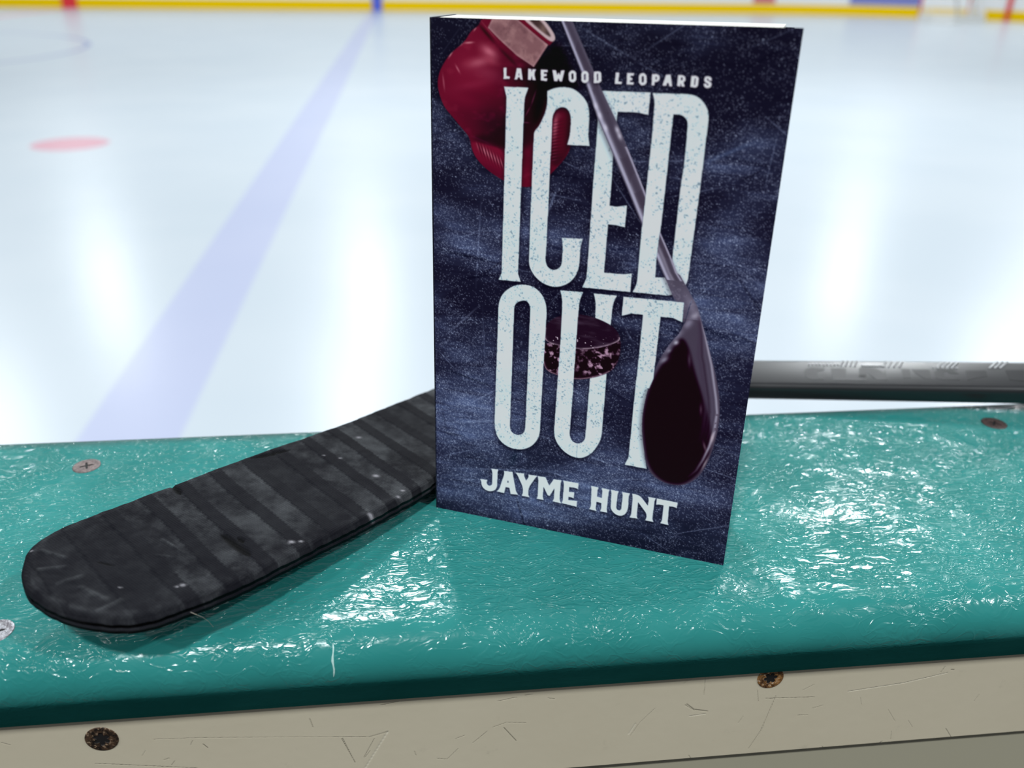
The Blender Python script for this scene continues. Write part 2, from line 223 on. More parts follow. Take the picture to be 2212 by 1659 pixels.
 'sOh': [(53.6,18.3),(53.6,18.5),(53.5,18.5),(53.4,18.6),(53.3,18.6),(53.2,18.7),(53.1,18.6),(53,18.6),(52.9,18.5),(52.9,18.4),(52.8,17),(52.8,16.9),(52.9,16.8),(53,16.7),(53.1,16.7),(53.2,16.7),(53.3,16.7),(53.4,16.8),(53.5,16.9),(53.5,17)],
 'sP': [(59,18.5),(58.9,18.9),(58.7,19.2),(58.3,19.4),(58,19.6),(57.5,19.6),(57.1,19.5),(56.8,19.3),(56.5,19),(56.4,18.6),(56.3,16.8),(56.4,16.4),(56.6,16.1),(56.9,15.9),(57.3,15.7),(57.7,15.7),(58.1,15.8),(58.5,16),(58.7,16.3),(58.9,16.7)],
 'sPh': [(58,18.3),(58,18.4),(57.9,18.5),(57.8,18.6),(57.7,18.6),(57.6,18.6),(57.5,18.6),(57.4,18.5),(57.3,18.5),(57.3,18.4),(57.2,17),(57.2,16.9),(57.3,16.8),(57.4,16.7),(57.5,16.7),(57.6,16.7),(57.7,16.7),(57.8,16.7),(57.9,16.8),(57.9,16.9)],
 'sD': [(60.7,15.8),(62.3,15.6),(63.1,15.9),(63.3,16.4),(63.5,18.7),(62.8,19.4),(60.8,19.5)],
 'sDh': [(61.8,16.4),(62.2,16.4),(62.3,18.6),(61.9,18.6)],
 'tL': [(68.3,15.7),(69.5,15.7),(69.4,18.6),(70.7,18.6),(70.5,19.4),(68.2,19.4)],
 'tE': [(72.2,15.7),(74.6,15.7),(74.5,16.5),(73.5,16.5),(73.4,17.1),(74.1,17.2),(74.1,18),(73.4,18),(73.4,18.6),(74.8,18.6),(74.6,19.4),(72.3,19.4)],
 'tO': [(79.1,18.3),(79,18.7),(78.8,19),(78.5,19.3),(78.1,19.4),(77.6,19.5),(77.2,19.4),(76.9,19.1),(76.6,18.8),(76.4,18.5),(76.3,16.6),(76.4,16.3),(76.6,15.9),(76.9,15.7),(77.3,15.6),(77.7,15.5),(78.1,15.6),(78.5,15.9),(78.8,16.2),(78.9,16.5)],
 'tOh': [(78.1,18.2),(78.1,18.3),(78,18.4),(77.9,18.5),(77.8,18.5),(77.7,18.5),(77.6,18.5),(77.5,18.4),(77.5,18.4),(77.4,18.3),(77.3,16.7),(77.3,16.6),(77.4,16.6),(77.4,16.5),(77.5,16.5),(77.7,16.5),(77.8,16.5),(77.8,16.5),(77.9,16.6),(78,16.7)],
 'tP': [(80.7,15.7),(82.5,15.6),(83.3,16.2),(83.4,17.4),(82.8,18.1),(81.8,18.2),(81.8,19.3),(80.8,19.3)],
 'tPh': [(82,16.5),(82.4,16.6),(82.4,17.3),(82,17.3)],
 'tA': [(85.4,15.7),(86.9,15.6),(87.8,19.3),(86.8,19.3),(86.5,18.3),(86,18.3),(85.8,19.2),(84.5,19.2)],
 'tR': [(89.4,15.6),(91.1,15.6),(91.9,16.2),(92,17.2),(91.4,17.8),(92,19.2),(90.9,19.2),(90.5,18.1),(90.5,19.2),(89.4,19.1)],
 'tRh': [(90.5,16.3),(91,16.4),(91,17.2),(90.5,17.2)],
 'tD': [(93.8,15.7),(95.4,15.6),(96.3,16.2),(96.3,18.7),(95.7,19.3),(93.8,19.2)],
 'tDh': [(95,16.4),(95.3,16.4),(95.3,18.5),(95,18.5)],
 'tS': [(100.6,17),(100.4,16),(99.7,15.6),(98.8,15.6),(98.2,15.9),(98.1,16.8),(98.4,17.5),(99.2,17.8),(99.7,18.1),(99.6,18.4),(99.2,18.4),(99.1,17.9),(98.1,17.9),(98.2,18.6),(98.7,19.2),(99.6,19.3),(100.4,19),(100.7,18.4),(100.6,17.6),(100,17.2),(99,16.7),(99,16.4),(99.2,16.3),(99.5,16.5),(99.6,16.9)],
}
SCRATCHES = [(-110.5,-53.0,-94.2,-53.9,0.12,0.4,0),(-94.2,-53.9,-28.3,-60.3,0.12,0.4,0),(-96.3,-55.3,-97.3,-57.5,0.15,0.5,0),(-92.5,-57.7,-91.2,-59.7,0.25,0.9,0),(-165.9,-48.8,-163.2,-50.3,0.2,0.6,0),(-134.5,-63.7,-131.5,-64.2,0.15,0.7,0),(-131.5,-64.2,-96.6,-70.6,0.15,0.7,0),(-106.2,-67.8,-104.6,-65.6,0.15,0.6,0),(-38.6,-60.1,-34.6,-74.5,0.2,0.8,0),(-30.4,-72.0,-28.0,-68.4,0.15,0.6,0),(-50.4,-48.2,-49.6,-52.9,0.25,0.6,0),(-114.7,-58.8,-116.4,-61.4,0.15,0.4,0),(-108.6,-64.6,-106.6,-63.9,0.3,0.4,0),(-22.3,-43.5,-15.4,-42.3,0.2,0.8,0),(23.9,-46.0,31.7,-44.7,0.15,0.6,0),(35.0,-43.8,38.1,-43.7,0.15,0.6,0),(44.6,-46.4,47.1,-47.0,0.2,0.6,0),(-41.8,-59.1,-29.3,-60.3,0.15,0.6,0),(-28.0,-60.6,-20.5,-58.4,0.4,0.4,0),(-26.0,-61.8,-30.7,-71.8,0.2,0.6,0),(-38.9,-60.4,-34.6,-74.3,0.2,0.9,0),(26.7,-61.2,31.7,-69.0,0.25,0.95,0),(35.7,-59.3,27.7,-58.2,0.15,0.5,0),(27.7,-58.2,22.2,-60.3,0.15,0.5,0),(19.8,-62.4,13.9,-68.5,0.15,0.6,0),(6.7,-65.3,10.5,-63.8,0.15,0.5,0),(-1.1,-75.9,3.1,-76.8,0.15,0.5,0),(3.1,-76.8,7.7,-71.2,0.15,0.5,0),(89.6,-56.7,84.1,-63.8,0.15,0.4,0),(84.1,-63.8,80.4,-71.3,0.15,0.4,0),(102.7,-56.1,106.8,-59.4,0.4,0.5,0),(-10.2,-70.7,-9.6,-73.2,0.2,0.5,0),(-20.5,-58.4,-30.7,-78.1,0.5,0.5,1),(79.6,-70.2,82.0,-64.6,0.4,0.5,1),(109.4,-40.4,110.0,-51.2,0.15,0.5,0),(103.3,-55.7,106.5,-58.9,0.35,0.8,0),(106.5,-58.9,112.5,-60.5,0.35,0.8,0),(132.9,-50.6,134.2,-56.9,0.12,0.6,0),(137.3,-55.7,158.8,-56.9,0.15,0.8,0),(141.5,-54.7,137.9,-74.4,0.12,0.6,0),(137.9,-74.4,133.8,-85.1,0.12,0.6,0),(213.4,-47.9,214.5,-45.0,0.12,0.7,0),(218.0,-47.0,219.0,-47.1,0.4,0.8,0),(153.1,-67.0,157.7,-67.3,0.15,0.6,0),(159.2,-63.5,163.5,-62.2,0.2,0.4,0),(179.8,-59.4,181.0,-63.5,0.12,0.4,0),(194.0,-67.7,198.8,-75.2,0.15,0.4,0),(205.0,-75.4,207.9,-79.8,0.12,0.4,0),(198.6,-81.3,199.2,-86.1,0.12,0.5,0),(128.8,-65.0,127.1,-68.8,0.15,0.4,0),(100.6,-43.7,103.9,-41.3,0.15,0.4,0),(224.3,-82.5,228.1,-88.1,0.2,0.8,0),(157.5,-49.6,152.9,-52.5,0.15,0.4,0),(234.8,-62.9,233.5,-66.7,0.12,0.4,0),(107.3,-86.3,109.1,-89.6,0.2,0.8,0),(167.6,-87.3,169.1,-88.8,0.2,0.8,0),(193.8,-88.4,195.6,-87.2,0.2,0.8,0),(173.4,-55.2,198.2,-52.5,0.22,0.8,1),(198.2,-52.5,216.5,-48.5,0.22,0.8,1),(105.1,-62.6,111.9,-61.9,0.3,0.6,1)]
def paint_cover(R=5):
    """Printed picture of the front cover, R samples per mm; returns linear RGB (rows top to bottom)."""
    SS=2; k=R*SS; NX,NY=int(127*R)+1,int(203.2*R)+1
    w,h=NX*SS,NY*SS
    rs=np.random.RandomState(7)
    yy,xx=np.mgrid[0:h,0:w].astype(np.float32); X=(xx+.5)/k; Y=(yy+.5)/k
    def up(a,shape):
        n,m=a.shape; gy=np.linspace(0,n-1.001,shape[0]); gx=np.linspace(0,m-1.001,shape[1])
        iy=gy.astype(int); ix=gx.astype(int); fy=(gy-iy)[:,None]; fx=(gx-ix)[None,:]
        fy=fy*fy*(3-2*fy); fx=fx*fx*(3-2*fx)
        return ((a[iy][:,ix]*(1-fx)+a[iy][:,ix+1]*fx)*(1-fy)+(a[iy+1][:,ix]*(1-fx)+a[iy+1][:,ix+1]*fx)*fy).astype(np.float32)
    def noise(cx_,cy_): # cell size mm
        return up(rs.rand(int(203.2/cy_)+3,int(127/cx_)+3),(h,w))
    def fbm(cx_,cy_,o=4):
        s=0;t=0;amp=1
        for i in range(o): s=s+amp*noise(cx_/2**i,cy_/2**i); t+=amp; amp*=.55
        return s/t
    def inside(poly,x0,x1,y0,y1):
        m=np.zeros((y1-y0,x1-x0),bool); P=np.array(poly,np.float32)
        ys=(np.arange(y0,y1)+.5)/k; xs=(np.arange(x0,x1)+.5)/k; n=len(P)
        for i in range(n):
            ax,ay=P[i]; bx,by=P[(i+1)%n]
            if ay==by: continue
            lo,hi=min(ay,by),max(ay,by); r=np.where((ys>=lo)&(ys<hi))[0]
            if len(r)==0: continue
            xc=ax+(ys[r]-ay)*(bx-ax)/(by-ay)
            m[r]^=(xs[None,:]<xc[:,None])
        return m
    def mask(*polys):
        M=np.zeros((h,w),bool)
        for p in polys:
            P=np.array(p); x0=max(0,int(P[:,0].min()*k)-1); x1=min(w,int(P[:,0].max()*k)+2); y0=max(0,int(P[:,1].min()*k)-1); y1=min(h,int(P[:,1].max()*k)+2)
            M[y0:y1,x0:x1]^=inside(p,x0,x1,y0,y1)
        return M.astype(np.float32)
    def smooth(p,it=2):
        P=np.array(p,float)
        for _ in range(it):
            Q=np.roll(P,-1,0); P=np.stack([P*.75+Q*.25,P*.25+Q*.75],1).reshape(-1,2)
        return P
    def soft(poly,it=3):
        P=[tuple(q) for q in poly]
        for _ in range(it):
            Q=[]; n=len(P)
            for i in range(n):
                a,b,c=P[i-1],P[i],P[(i+1)%n]; u=(b[0]-a[0],b[1]-a[1]); v=(c[0]-b[0],c[1]-b[1]); lu=math.hypot(*u)+1e-9; lv=math.hypot(*v)+1e-9
                cs=(u[0]*v[0]+u[1]*v[1])/lu/lv
                if .68<cs<.9995:
                    d=min(lu,lv)*.27; Q.append((b[0]-u[0]/lu*d,b[1]-u[1]/lu*d)); Q.append((b[0]+v[0]/lv*d,b[1]+v[1]/lv*d))
                else: Q.append(b)
            P=Q
        return P
    def blur(a,r):
        n=max(1,int(r*k))
        for ax in (0,1):
            for _ in range(2):
                pad=[(0,0),(0,0)]; pad[ax]=(n+1,n)
                c=np.cumsum(np.pad(a,pad,mode='edge'),axis=ax,dtype=np.float64)
                s1=[slice(None)]*2; s0=[slice(None)]*2; s1[ax]=slice(2*n+1,None); s0[ax]=slice(0,-(2*n+1))
                a=((c[tuple(s1)]-c[tuple(s0)])/(2*n+1)).astype(np.float32)
        return a
    def g(cx_,cy_,rx,ry,ang=0):
        a=math.radians(ang); dx=X-cx_; dy=Y-cy_
        u=(dx*math.cos(a)+dy*math.sin(a))/rx; v=(-dx*math.sin(a)+dy*math.cos(a))/ry
        return np.exp(-(u*u+v*v))
    def seg(x0,y0,x1,y1,wd):
        dx,dy=x1-x0,y1-y0; L=dx*dx+dy*dy+1e-9
        ax=max(0,int((min(x0,x1)-3*wd)*k)); bx=min(w,int((max(x0,x1)+3*wd)*k)+1); ay=max(0,int((min(y0,y1)-3*wd)*k)); by=min(h,int((max(y0,y1)+3*wd)*k)+1)
        if bx<=ax or by<=ay: return None
        xs=X[ay:by,ax:bx]; ys=Y[ay:by,ax:bx]; t=np.clip(((xs-x0)*dx+(ys-y0)*dy)/L,0,1)
        d=np.hypot(xs-x0-t*dx,ys-y0-t*dy); return (slice(ay,by),slice(ax,bx)),np.exp(-(d/wd)**2)*np.sin(np.pi*np.clip(t,.06,.94))
    img=np.zeros((h,w,3),np.float32)
    def lay(m,col):
        col=np.asarray(col,np.float32)
        img[:]=img*(1-m[...,None])+col*m[...,None]
    # scraped ice
    img[:]=(30,28,46)
    cl=np.clip((fbm(34,12,5)-.44)*3.2,0,1)*.42
    for c in [(18,150,30,16,-8,.85),(45,190,34,10,-5,.75),(112,97,24,14,12,.65),(100,128,22,18,0,.35),(42,63,4,11,0,.75),(13,80,18,9,0,.5),(113,40,18,7,-22,.5),(112,10,16,12,0,-.4),(50,75,26,6,6,.5),(104,172,20,9,15,.6),(20,45,14,10,0,.25),(6,8,14,14,0,-.5),(86,60,22,14,0,-.15),(110,72,12,12,0,.45),(66,150,8,26,0,.35),(112,198,20,6,0,-.3),(70,178,24,8,8,.55)]:
        cl=cl+c[5]*g(*c[:5])
    cl=np.clip(cl*(.55+.9*fbm(16,3.2,4)),0,1)
    lay(cl*.80,(94,106,144))
    st=np.clip((fbm(22,.9,3)-.55)*4,0,1)*.35; lay(st*.8,(18,14,30))
    for i in range(150):
        x,y=rs.rand()*127,rs.rand()*203; a=rs.normal(0,.5)+(1.2 if rs.rand()<.12 else 0)*rs.choice([-1,1]); L=rs.uniform(6,38)
        dk=rs.rand()<.35; wd=rs.uniform(.12,.35)*(2 if dk else 1); q=seg(x,y,x+L*math.cos(a),y+L*math.sin(a),wd)
        if q:
            s,m=q; m=m*rs.uniform(.12,.4)*(1.5 if dk else 1); c=np.array((16,14,30) if dk else (150,160,190),np.float32)
            img[s]=img[s]*(1-m[...,None])+c*m[...,None]
    for (x0,y0,x1,y1,wd,c,st_) in [(0,84,28,87,.7,(16,16,34),.7),(88,98,127,108,.9,(20,22,44),.8),(38,166,34,176,1.6,(30,36,56),.8),(46,78,62,80.5,.45,(24,26,50),.8),(20,105,5,120,.4,(120,125,150),.5),(50,55,44,72,.5,(130,140,170),.6),(5,160,44,151,.5,(130,140,170),.5),(0,134,28,140,.5,(20,22,40),.6),(86,102,118,112,.5,(20,22,44),.7),(66,78,84,75,.4,(24,26,50),.7),(64,86,80,84,.4,(24,26,50),.6),(90,38,127,44,.6,(20,20,40),.5),(96,46,120,34,.8,(90,104,140),.5),(4,182,60,173,.5,(120,130,160),.4)]:
        q=seg(x0,y0,x1,y1,wd)
        if q: s,m=q; m=m*st_; img[s]=img[s]*(1-m[...,None])+np.array(c,np.float32)*m[...,None]
    # frost specks
    sp=rs.rand(h//2+1,w//2+1); sp=(np.repeat(np.repeat(sp,2,0),2,1)[:h,:w]); dens=.018+.13*np.clip(cl,0,1)+.09*np.clip(fbm(9,5,3)-.42,0,1)*2
    m=(sp<dens).astype(np.float32); m=blur(m,.06)*1.5; lay(np.clip(m,0,1)*(.3+.5*noise(.5,.5)),(190,198,222))
    A=ART
    img[:]=(img/255.)**1.09*255*(1-.16*np.clip(1-Y/60,0,1))[...,None]
    # boxing glove
    gm=blur(mask(smooth(A['glove'])),.15); lay(blur(gm,1.6)*.75,(12,8,18))
    base=np.zeros_like(img); base[:]=(94,16,36)
    bl_state=None
    def bl(m,c):
        m=np.clip(m,0,1)[...,None]; base[:]=base*(1-m)+np.array(c,np.float32)*m
    def strokes(L,src):
        for x0,y0,x1,y1,wd,c,st_ in L:
            q=seg(x0,y0,x1,y1,wd)
            if q: s,m_=q; m_=m_*st_; src[s]=src[s]*(1-m_[...,None])+np.array(c,np.float32)*m_[...,None]
    bl(g(14,16,9,12,0)*.8,(116,22,46)); bl(g(12,24,8,6,0)*.5,(112,20,44)); bl(g(22.5,10.8,3.2,1.7,28)*.85,(190,100,118)); bl(g(18.5,14.5,4.5,1.6,-12)*.75,(172,84,102)); bl(g(23,13.6,3,1.2,20)*.6,(160,66,86))
    bl(g(22,18,6,2.4,8)*.45,(142,52,76)); bl(g(17,22,8,1.4,-14)*.4,(134,36,62)); bl(g(16,2.4,3,1.6,-35)*.5,(140,50,70)); bl(g(20,26,9,2,10)*.3,(70,10,28))
    bl(g(25,35,9,6.5,-10)*.9,(38,8,24)); bl(g(32,24,6,14,0)*.65,(58,10,28)); bl(g(14,33,6,3,30)*.5,(72,12,32)); bl(g(38,20,6,12,0)*.8,(40,6,22))
    bl(np.clip(fbm(5,3,3)-.55,0,1)*1.2,(136,38,60))
    strokes([(7.0,13.5,9.3,9.9,.3,(214,150,160),.9),(9.3,9.9,12.7,8.3,.35,(210,150,160),.9),(12.7,8.3,17,7.9,.3,(200,130,140),.8),(13,3.8,18,1.4,.3,(190,120,130),.8),(16.5,4.4,17.8,2.8,.2,(190,120,130),.8),(9.6,15.4,11.6,18.6,.3,(176,96,112),.8),(4.7,18.5,5.5,25,.3,(160,80,98),.7),(17.5,1,25.3,8.6,.6,(40,6,18),.9),(25.3,8.6,34,16,.6,(44,8,22),.8),(18.5,0,26,7.6,.2,(150,70,84),.5),(9,36,16,40.6,.4,(70,10,28),.8),(16,40,24,42.5,.3,(130,50,70),.6)],base)
    pm=blur(mask(smooth(A['palm'])),1.0); bl(pm*.9,(30,5,20))
    strokes([(40.4,22.5,38.6,28,.22,(120,60,78),.8),(38.6,28,36.2,32.4,.22,(110,50,68),.7),(35,34,38.5,34,.2,(120,60,80),.6)],base)
    bl(g(36,46,7,5,0)*.7,(72,10,32))
    lf=blur(mask(smooth(A['lowfold'])),.35); bl(lf,(108,20,42)); bl(lf*g(24,53,9,3,22)*.7,(70,12,32))
    for i in range(8): bl(lf*g(18.5+i*1.35,43.6+i*.75,.30,1.7,-20)*(.85-.05*i)*(.4 if i<2 else 1),(215,135,150)); bl(lf*g(19.2+i*1.35,44.2+i*.75,.30,2.4,-20)*.7,(48,8,22))
    bl(g(29,42,4,1.4,15)*.7*(1-lf),(30,5,18))
    th=blur(mask(smooth(A['thumb'])),.5); bl(th,(84,14,32)); bl(th*g(47.6,34.5,1.0,4.5,4)*.9,(176,84,104)); bl(th*g(48.5,31,2,1,0)*.5,(110,40,56)); bl(th*g(53.5,37,2.2,12,0)*.85,(40,6,22)); bl(th*g(50,47,6,4,0)*.8,(46,8,26))
    for i in range(12): bl(th*g(47.8,33.4+1.15*i,2.6,.2,-16)*.55,(36,6,20)); bl(th*g(47.2,33.9+1.15*i,1.6,.16,-16)*.35,(190,100,120))
    lay(gm,base)
    strokes([(40.4,22.5,38.6,28,.2,(120,60,78),.6)],img)
    dm=blur(mask(smooth([(38,14.5),(45,8),(47,6),(50,9),(54,17),(58,22),(50,22.5),(45,24),(43,31),(40,36),(39,30),(40,22)])),1.2); lay(dm*.9,(16,4,14))
    cf=blur(mask(A['cuff']),.15); base[:]=(124,84,88); bl(np.clip(fbm(3,3,4)-.45,0,1)*2,(160,118,118)); bl(np.clip(fbm(2,2,3)-.55,0,1)*2,(92,58,64)); lay(cf,base)
    e=np.clip(cf-blur(cf,.5),0,1)*1.5; lay(e*cf,(185,140,145))
    lay(blur(mask(A['redband']),.15),(98,18,36)); lay(blur(mask(smooth(A['rim'])),.15),(186,160,162)); lay(blur(mask(smooth(A['rimin'])),.2),(62,44,44)); lay(g(42,3,1.5,2)*.5*mask(A['rimin']),(150,120,110))
    # puck under the lettering
    PP=np.array(A['pucktop']); PS=np.array(A['puckside']); PY0=(PP[:,1].min()+PP[:,1].max())/2; PY1=PS[:,1].max()-6; pc=PS[:,0].min()
    pk=mask(smooth(A['pucktop']),); ps=mask(smooth(A['puckside'])); pa=blur(np.clip(pk+ps,0,1),.15)
    base[:]=(34,18,32); bl(np.clip(fbm(9,2,3)-.5,0,1)*2.2,(74,56,74))
    sidef=np.clip(fbm(1.6,1.6,3)-.53,0,1)*(2+5*np.clip(g(pc+3,PY1-1,5,6)+g(pc+24,PY1-2,5,7),0,1)); psb=blur(ps,.12); bl(psb,(26,8,20)); bl(psb*sidef,(165,128,150))
    edge=np.clip(blur(pk,.15)-blur(pk,.55),0,1)*2.2*(Y>PY0)*np.clip(.4+noise(1.5,1.5),0,1); bl(edge,(200,170,185))
    edge2=np.clip(pa-blur(pa,.55),0,1)*2.2*(Y>PY1); bl(edge2,(165,130,145)); bl((noise(.8,.8)>.88)*blur(pk,.2)*np.clip((Y-PY0)/4,0,1)*.9,(215,190,205))
    lay(blur(pa,1.5)*.6,(10,8,18)); 
    # title with its printed soft shade and speckle
    title=mask(A['I'])+mask(soft(A['C']))+mask(A['E'])+mask(soft(A['D']),soft(A['Dh']))+mask(soft(A['O']),soft(A['Oh']))+mask(A['T'])
    um=mask(soft(A['U'])); title=np.clip(title,0,1)
    allt=np.clip(title+um,0,1); sh=np.roll(blur(allt,.9),int(.8*k),0); 
    lay(np.clip(sh*1.15,0,1)*.72*(1-pa),(10,6,18))
    base2=np.zeros_like(img); base2[:]=(200,215,221)
    wm=np.clip(fbm(20,14,3)*1.8-.5,0,1)[...,None]; base2[:]=base2*(1-wm*.6)+np.array((212,212,220),np.float32)*wm*.6
    den=np.clip(fbm(14,9,3)*1.9-.6,0,1); spk=((noise(.36,.36)>.74)&(noise(.8,.8)>.42)&(noise(2.5,2.5)<den*1.1+.32)).astype(np.float32); spk=blur(spk,.05)
    inner=np.clip(blur(allt,1.0)*2-1,0,1); base2=base2*(1-(spk*.68)[...,None])+np.array((84,104,118),np.float32)*(spk*.68)[...,None]
    def layi(m,src): img[:]=img*(1-m[...,None])+src*m[...,None]
    # right arm of the U lies behind the puck, everything else in front
    ub=um*(X>63); layi(blur(ub,.05),base2); layi(pa,base); layi(blur(np.clip(um-ub,0,1),.05),base2); layi(blur(title,.05),base2)
    # hockey stick weaving through the letters
    sm=mask(np.vstack([A['stick'][:10],smooth(A['stick'][10:36],2),A['stick'][36:]])); hide=np.clip(mask(A['stem'])*mask(A['D'])+mask(A['T'])*(Y<130)*(1-mask(A['bladeface']))+um*0,0,1)
    sm=blur(sm*(1-hide),.08); lay(np.clip(np.roll(blur(sm,1.0),-int(.5*k),1)-sm,0,1)*.6*(1-blur(hide,.3)),(14,8,18))
    base[:]=(84,76,92)
    # position across the shaft, 0 left edge .. 1 right edge
    xl=np.interp(Y,[0,20,31.2,44,54.6,66.9,85.5,94,100],[48.0,58.1,63,69.8,75.4,81.7,91.8,96.8,99.6]).astype(np.float32)
    xr=np.interp(Y,[0,20.8,31.7,44.4,54.1,68.5,78.2,83,91,100],[51.8,63.4,69.8,76.5,81.4,88.4,93.7,95.9,102,106.6]).astype(np.float32); f=(X-xl)/(xr-xl); upm=(Y<86).astype(np.float32)
    bl(np.exp(-((f-.60)/.30)**2)*.8*upm,(64,55,70)); bl(np.exp(-((f-.17)/.15)**2)*.9*upm,(172,166,188)); bl(np.exp(-((f-.93)/.07)**2)*.75*upm*(Y>40),(180,172,194)); bl(np.exp(-((f-.02)/.06)**2)*.6*upm,(50,44,58))
    bl((noise(3,6)>.58)*.35*upm*((f>.3)&(f<.85)),(58,48,62)); bl((Y>66)*(Y<86)*np.exp(-((f-.45)/.12)**2)*.6,(150,142,160))
    for (x_0,y_0) in [(62,27),(63.6,30),(66,34),(70.2,34.5),(71.2,36.5)]: bl(g(x_0,y_0,.7,1.3,-25)*.75,(206,198,214))
    tp=mask(A['taped'])*(Y>86)*(f>.28); bl(blur(tp.astype(np.float32),.1),(78,70,86))
    low=(Y>88).astype(np.float32)*np.clip((Y-86)/6,0,1); bl(low,(82,74,92)); bl(np.clip(fbm(1.2,1.2,3)-.5,0,1)*1.8*(Y>87),(128,120,138)); bl(g(102.5,95,1.6,5,-30)*.5*(Y>87),(140,132,150)); bl(g(104,98.5,1.6,1,-30)*.7,(165,156,172))
    bl((Y>100)*1.0,(70,60,76))
    bl(blur(mask(smooth(A['bladeface'])),.5),(26,6,20))
    # right flank: darker plies and a light rim
    for off,wd,c,st_ in [(0,.55,(150,142,160),.9),(-1.6,.6,(84,74,92),.6),(-2.9,.5,(50,36,52),.7),(-4.2,.8,(64,50,68),.5)]:
        ex=np.interp(Y,[98,105.7,116.8,130.3,135.8,144.4,151,157,162,168],[105.5,108.6,112.2,115.5,116.5,116.4,115.2,113.5,111.5,107]).astype(np.float32)+off*np.clip((Y-98)/16,0,1)
        bl(np.exp(-((X-ex)/wd)**2)*st_*np.clip((Y-98)/3,0,1)*np.clip(((166 if off==0 else 150)-Y)/14,0,1),c)
    # light rim along the upper left edge of the paddle
    strokes([(103.5,99.5,100.5,104,1.3,(128,120,140),.9),(100.5,104,96.5,109.5,1.2,(120,112,132),.9),(97,109,93.8,116,.9,(104,96,116),.9),(93.8,116,91,123.5,.8,(70,60,78),.9)],base)
    bl(g(98.3,109.8,1.0,.8,-40)*.9,(178,172,188)); bl(g(94.6,117.3,1.7,.9,-45)*.7,(150,144,162)); bl(g(96,113.4,.9,.6,-45)*.6,(150,144,162))
    bl(g(103.9,116,.6,2.6,-8)*.5,(96,80,98)); bl(g(110.4,135.5,.5,2,-6)*.6,(92,70,86)); bl(g(116.0,146.6,.6,2.2,6)*.85,(180,160,170)); bl(g(113.6,151,.5,2,-20)*.6,(120,96,108)); bl(g(114.5,158.4,.4,3,18)*.85,(140,126,136))
    bl((noise(.5,1.2)>.7)*np.exp(-((X-116.6)/.6)**2)*np.clip((Y-132)/3,0,1)*np.clip((147-Y)/3,0,1)*.5,(60,44,60))
    layi(sm,base)
    # author and series lines
    def word(keys,holes,col,sh_=.5):
        m=mask(*[soft(A[q_],2) for q_ in keys])
        m=np.clip(m-mask(*[soft(A[q_],2) for q_ in holes]),0,1); lay(np.roll(blur(m,.5),int(sh_*k),0)*.75,(10,6,16)); lay(blur(m,.05),col)
    word(['aJ','aA','aY','aM','aE','aH','aU','aN','aT'],['aAh'],(206,212,222),.7)
    word(['sL','sA','sK','sE','sW','sO','sP','sD','tL','tE','tO','tP','tA','tR','tD','tS'],['sAh','sOh','sPh','sDh','tOh','tPh','tRh','tDh'],(214,206,216),.4)
    img=img.reshape(NY,SS,NX,SS,3).mean((1,3))/255.
    img=np.clip(img,0,1); img=np.where(img<=.04045,img/12.92,((img+.055)/1.055)**2.4)
    return np.clip(img*1.58-.007,.0015,.95).astype(np.float32)
# ---------------- setting: ice, far boards, bench side ----------------
Z=LEDGE
def struct(o): o['kind']='structure'; return o
struct(mesh_obj('floor',[(-40,.37,0),(40,.37,0),(40,31,0),(-40,31,0)],[(0,1,2,3)],MAT_ICE))
struct(mesh_obj('wall_back',[(-14,-3.4,0),(14,-3.4,0),(14,-3.4,2.6),(-14,-3.4,2.6)],[(3,2,1,0)],MAT_BACK))
struct(mesh_obj('floor_bench',[(-14,-3.4,0),(14,-3.4,0),(14,.33,0),(-14,.33,0)],[(0,1,2,3)],MAT_FLOOR))
# far boards: straight run, then a rounded corner coming back on the right
def path():
    pts=[(-30,30.0),(-20,30),(-10,30),(0,30),(11,30)]
    for i in range(1,25):
        a=math.pi/2*i/24; pts.append((11+8.5*math.sin(a),21.5+8.5*math.cos(a)))
    pts.append((19.5,12)); return pts
def along(pts,z0,z1,off,th):
    vs=[];fs=[]
    nrm=[]
    for i,pnt in enumerate(pts):
        a=pts[max(0,i-1)]; b=pts[min(len(pts)-1,i+1)]; dx,dy=b[0]-a[0],b[1]-a[1]; L=math.hypot(dx,dy); nrm.append((dy/L,-dx/L))  # towards ice
    for (x,y),(nx,ny) in zip(pts,nrm):
        nx,ny=-abs(nx) if x>11 else 0.0, -abs(ny)
        for o_,z in ((off,z0),(off,z1),(off-th,z1),(off-th,z0)): vs.append((x+nx*o_,y+ny*o_,z))
    n=len(pts)
    for i in range(n-1):
        for k in range(4): a,b=i*4+k,i*4+(k+1)%4; fs.append((a,b,b+4,a+4))
    fs.append((0,1,2,3)); fs.append((n*4-4,n*4-1,n*4-2,n*4-3)); return vs,fs
PT=path()
WALL=struct(mesh_obj('wall_far',*along(PT,.0,1.1,0,.12),MAT_WHITE,smooth=False))
struct(mesh_obj('trim_1',*along(PT,.0,.30,.012,.012),MAT_YELLOW))
struct(mesh_obj('wall_stand',[(-45,34,0),(45,34,0),(45,34,3.2),(-45,34,3.2),(-45,34.3,3.2),(45,34.3,3.2),(45,34.3,0),(-45,34.3,0)],[(0,1,2,3),(3,2,5,4),(4,5,6,7),(0,3,4,7),(1,6,5,2)],MAT_STAND))
def stripe(name,x0,x1,mat,label):
    bm=bmesh.new(); box(bm,x0,x1,29.96,29.985,0.003,1.1); o=bm_obj(name,bm,mat,WALL); return tag(o,label)
stripe('board_stripe',-10.75,-10.30,MAT_RED,'red vertical stripe on the far boards at the upper left of the picture')
stripe('board_stripe',-1.29,-.98,MAT_BLUE,'blue vertical stripe on the far boards at the end of the blue line')
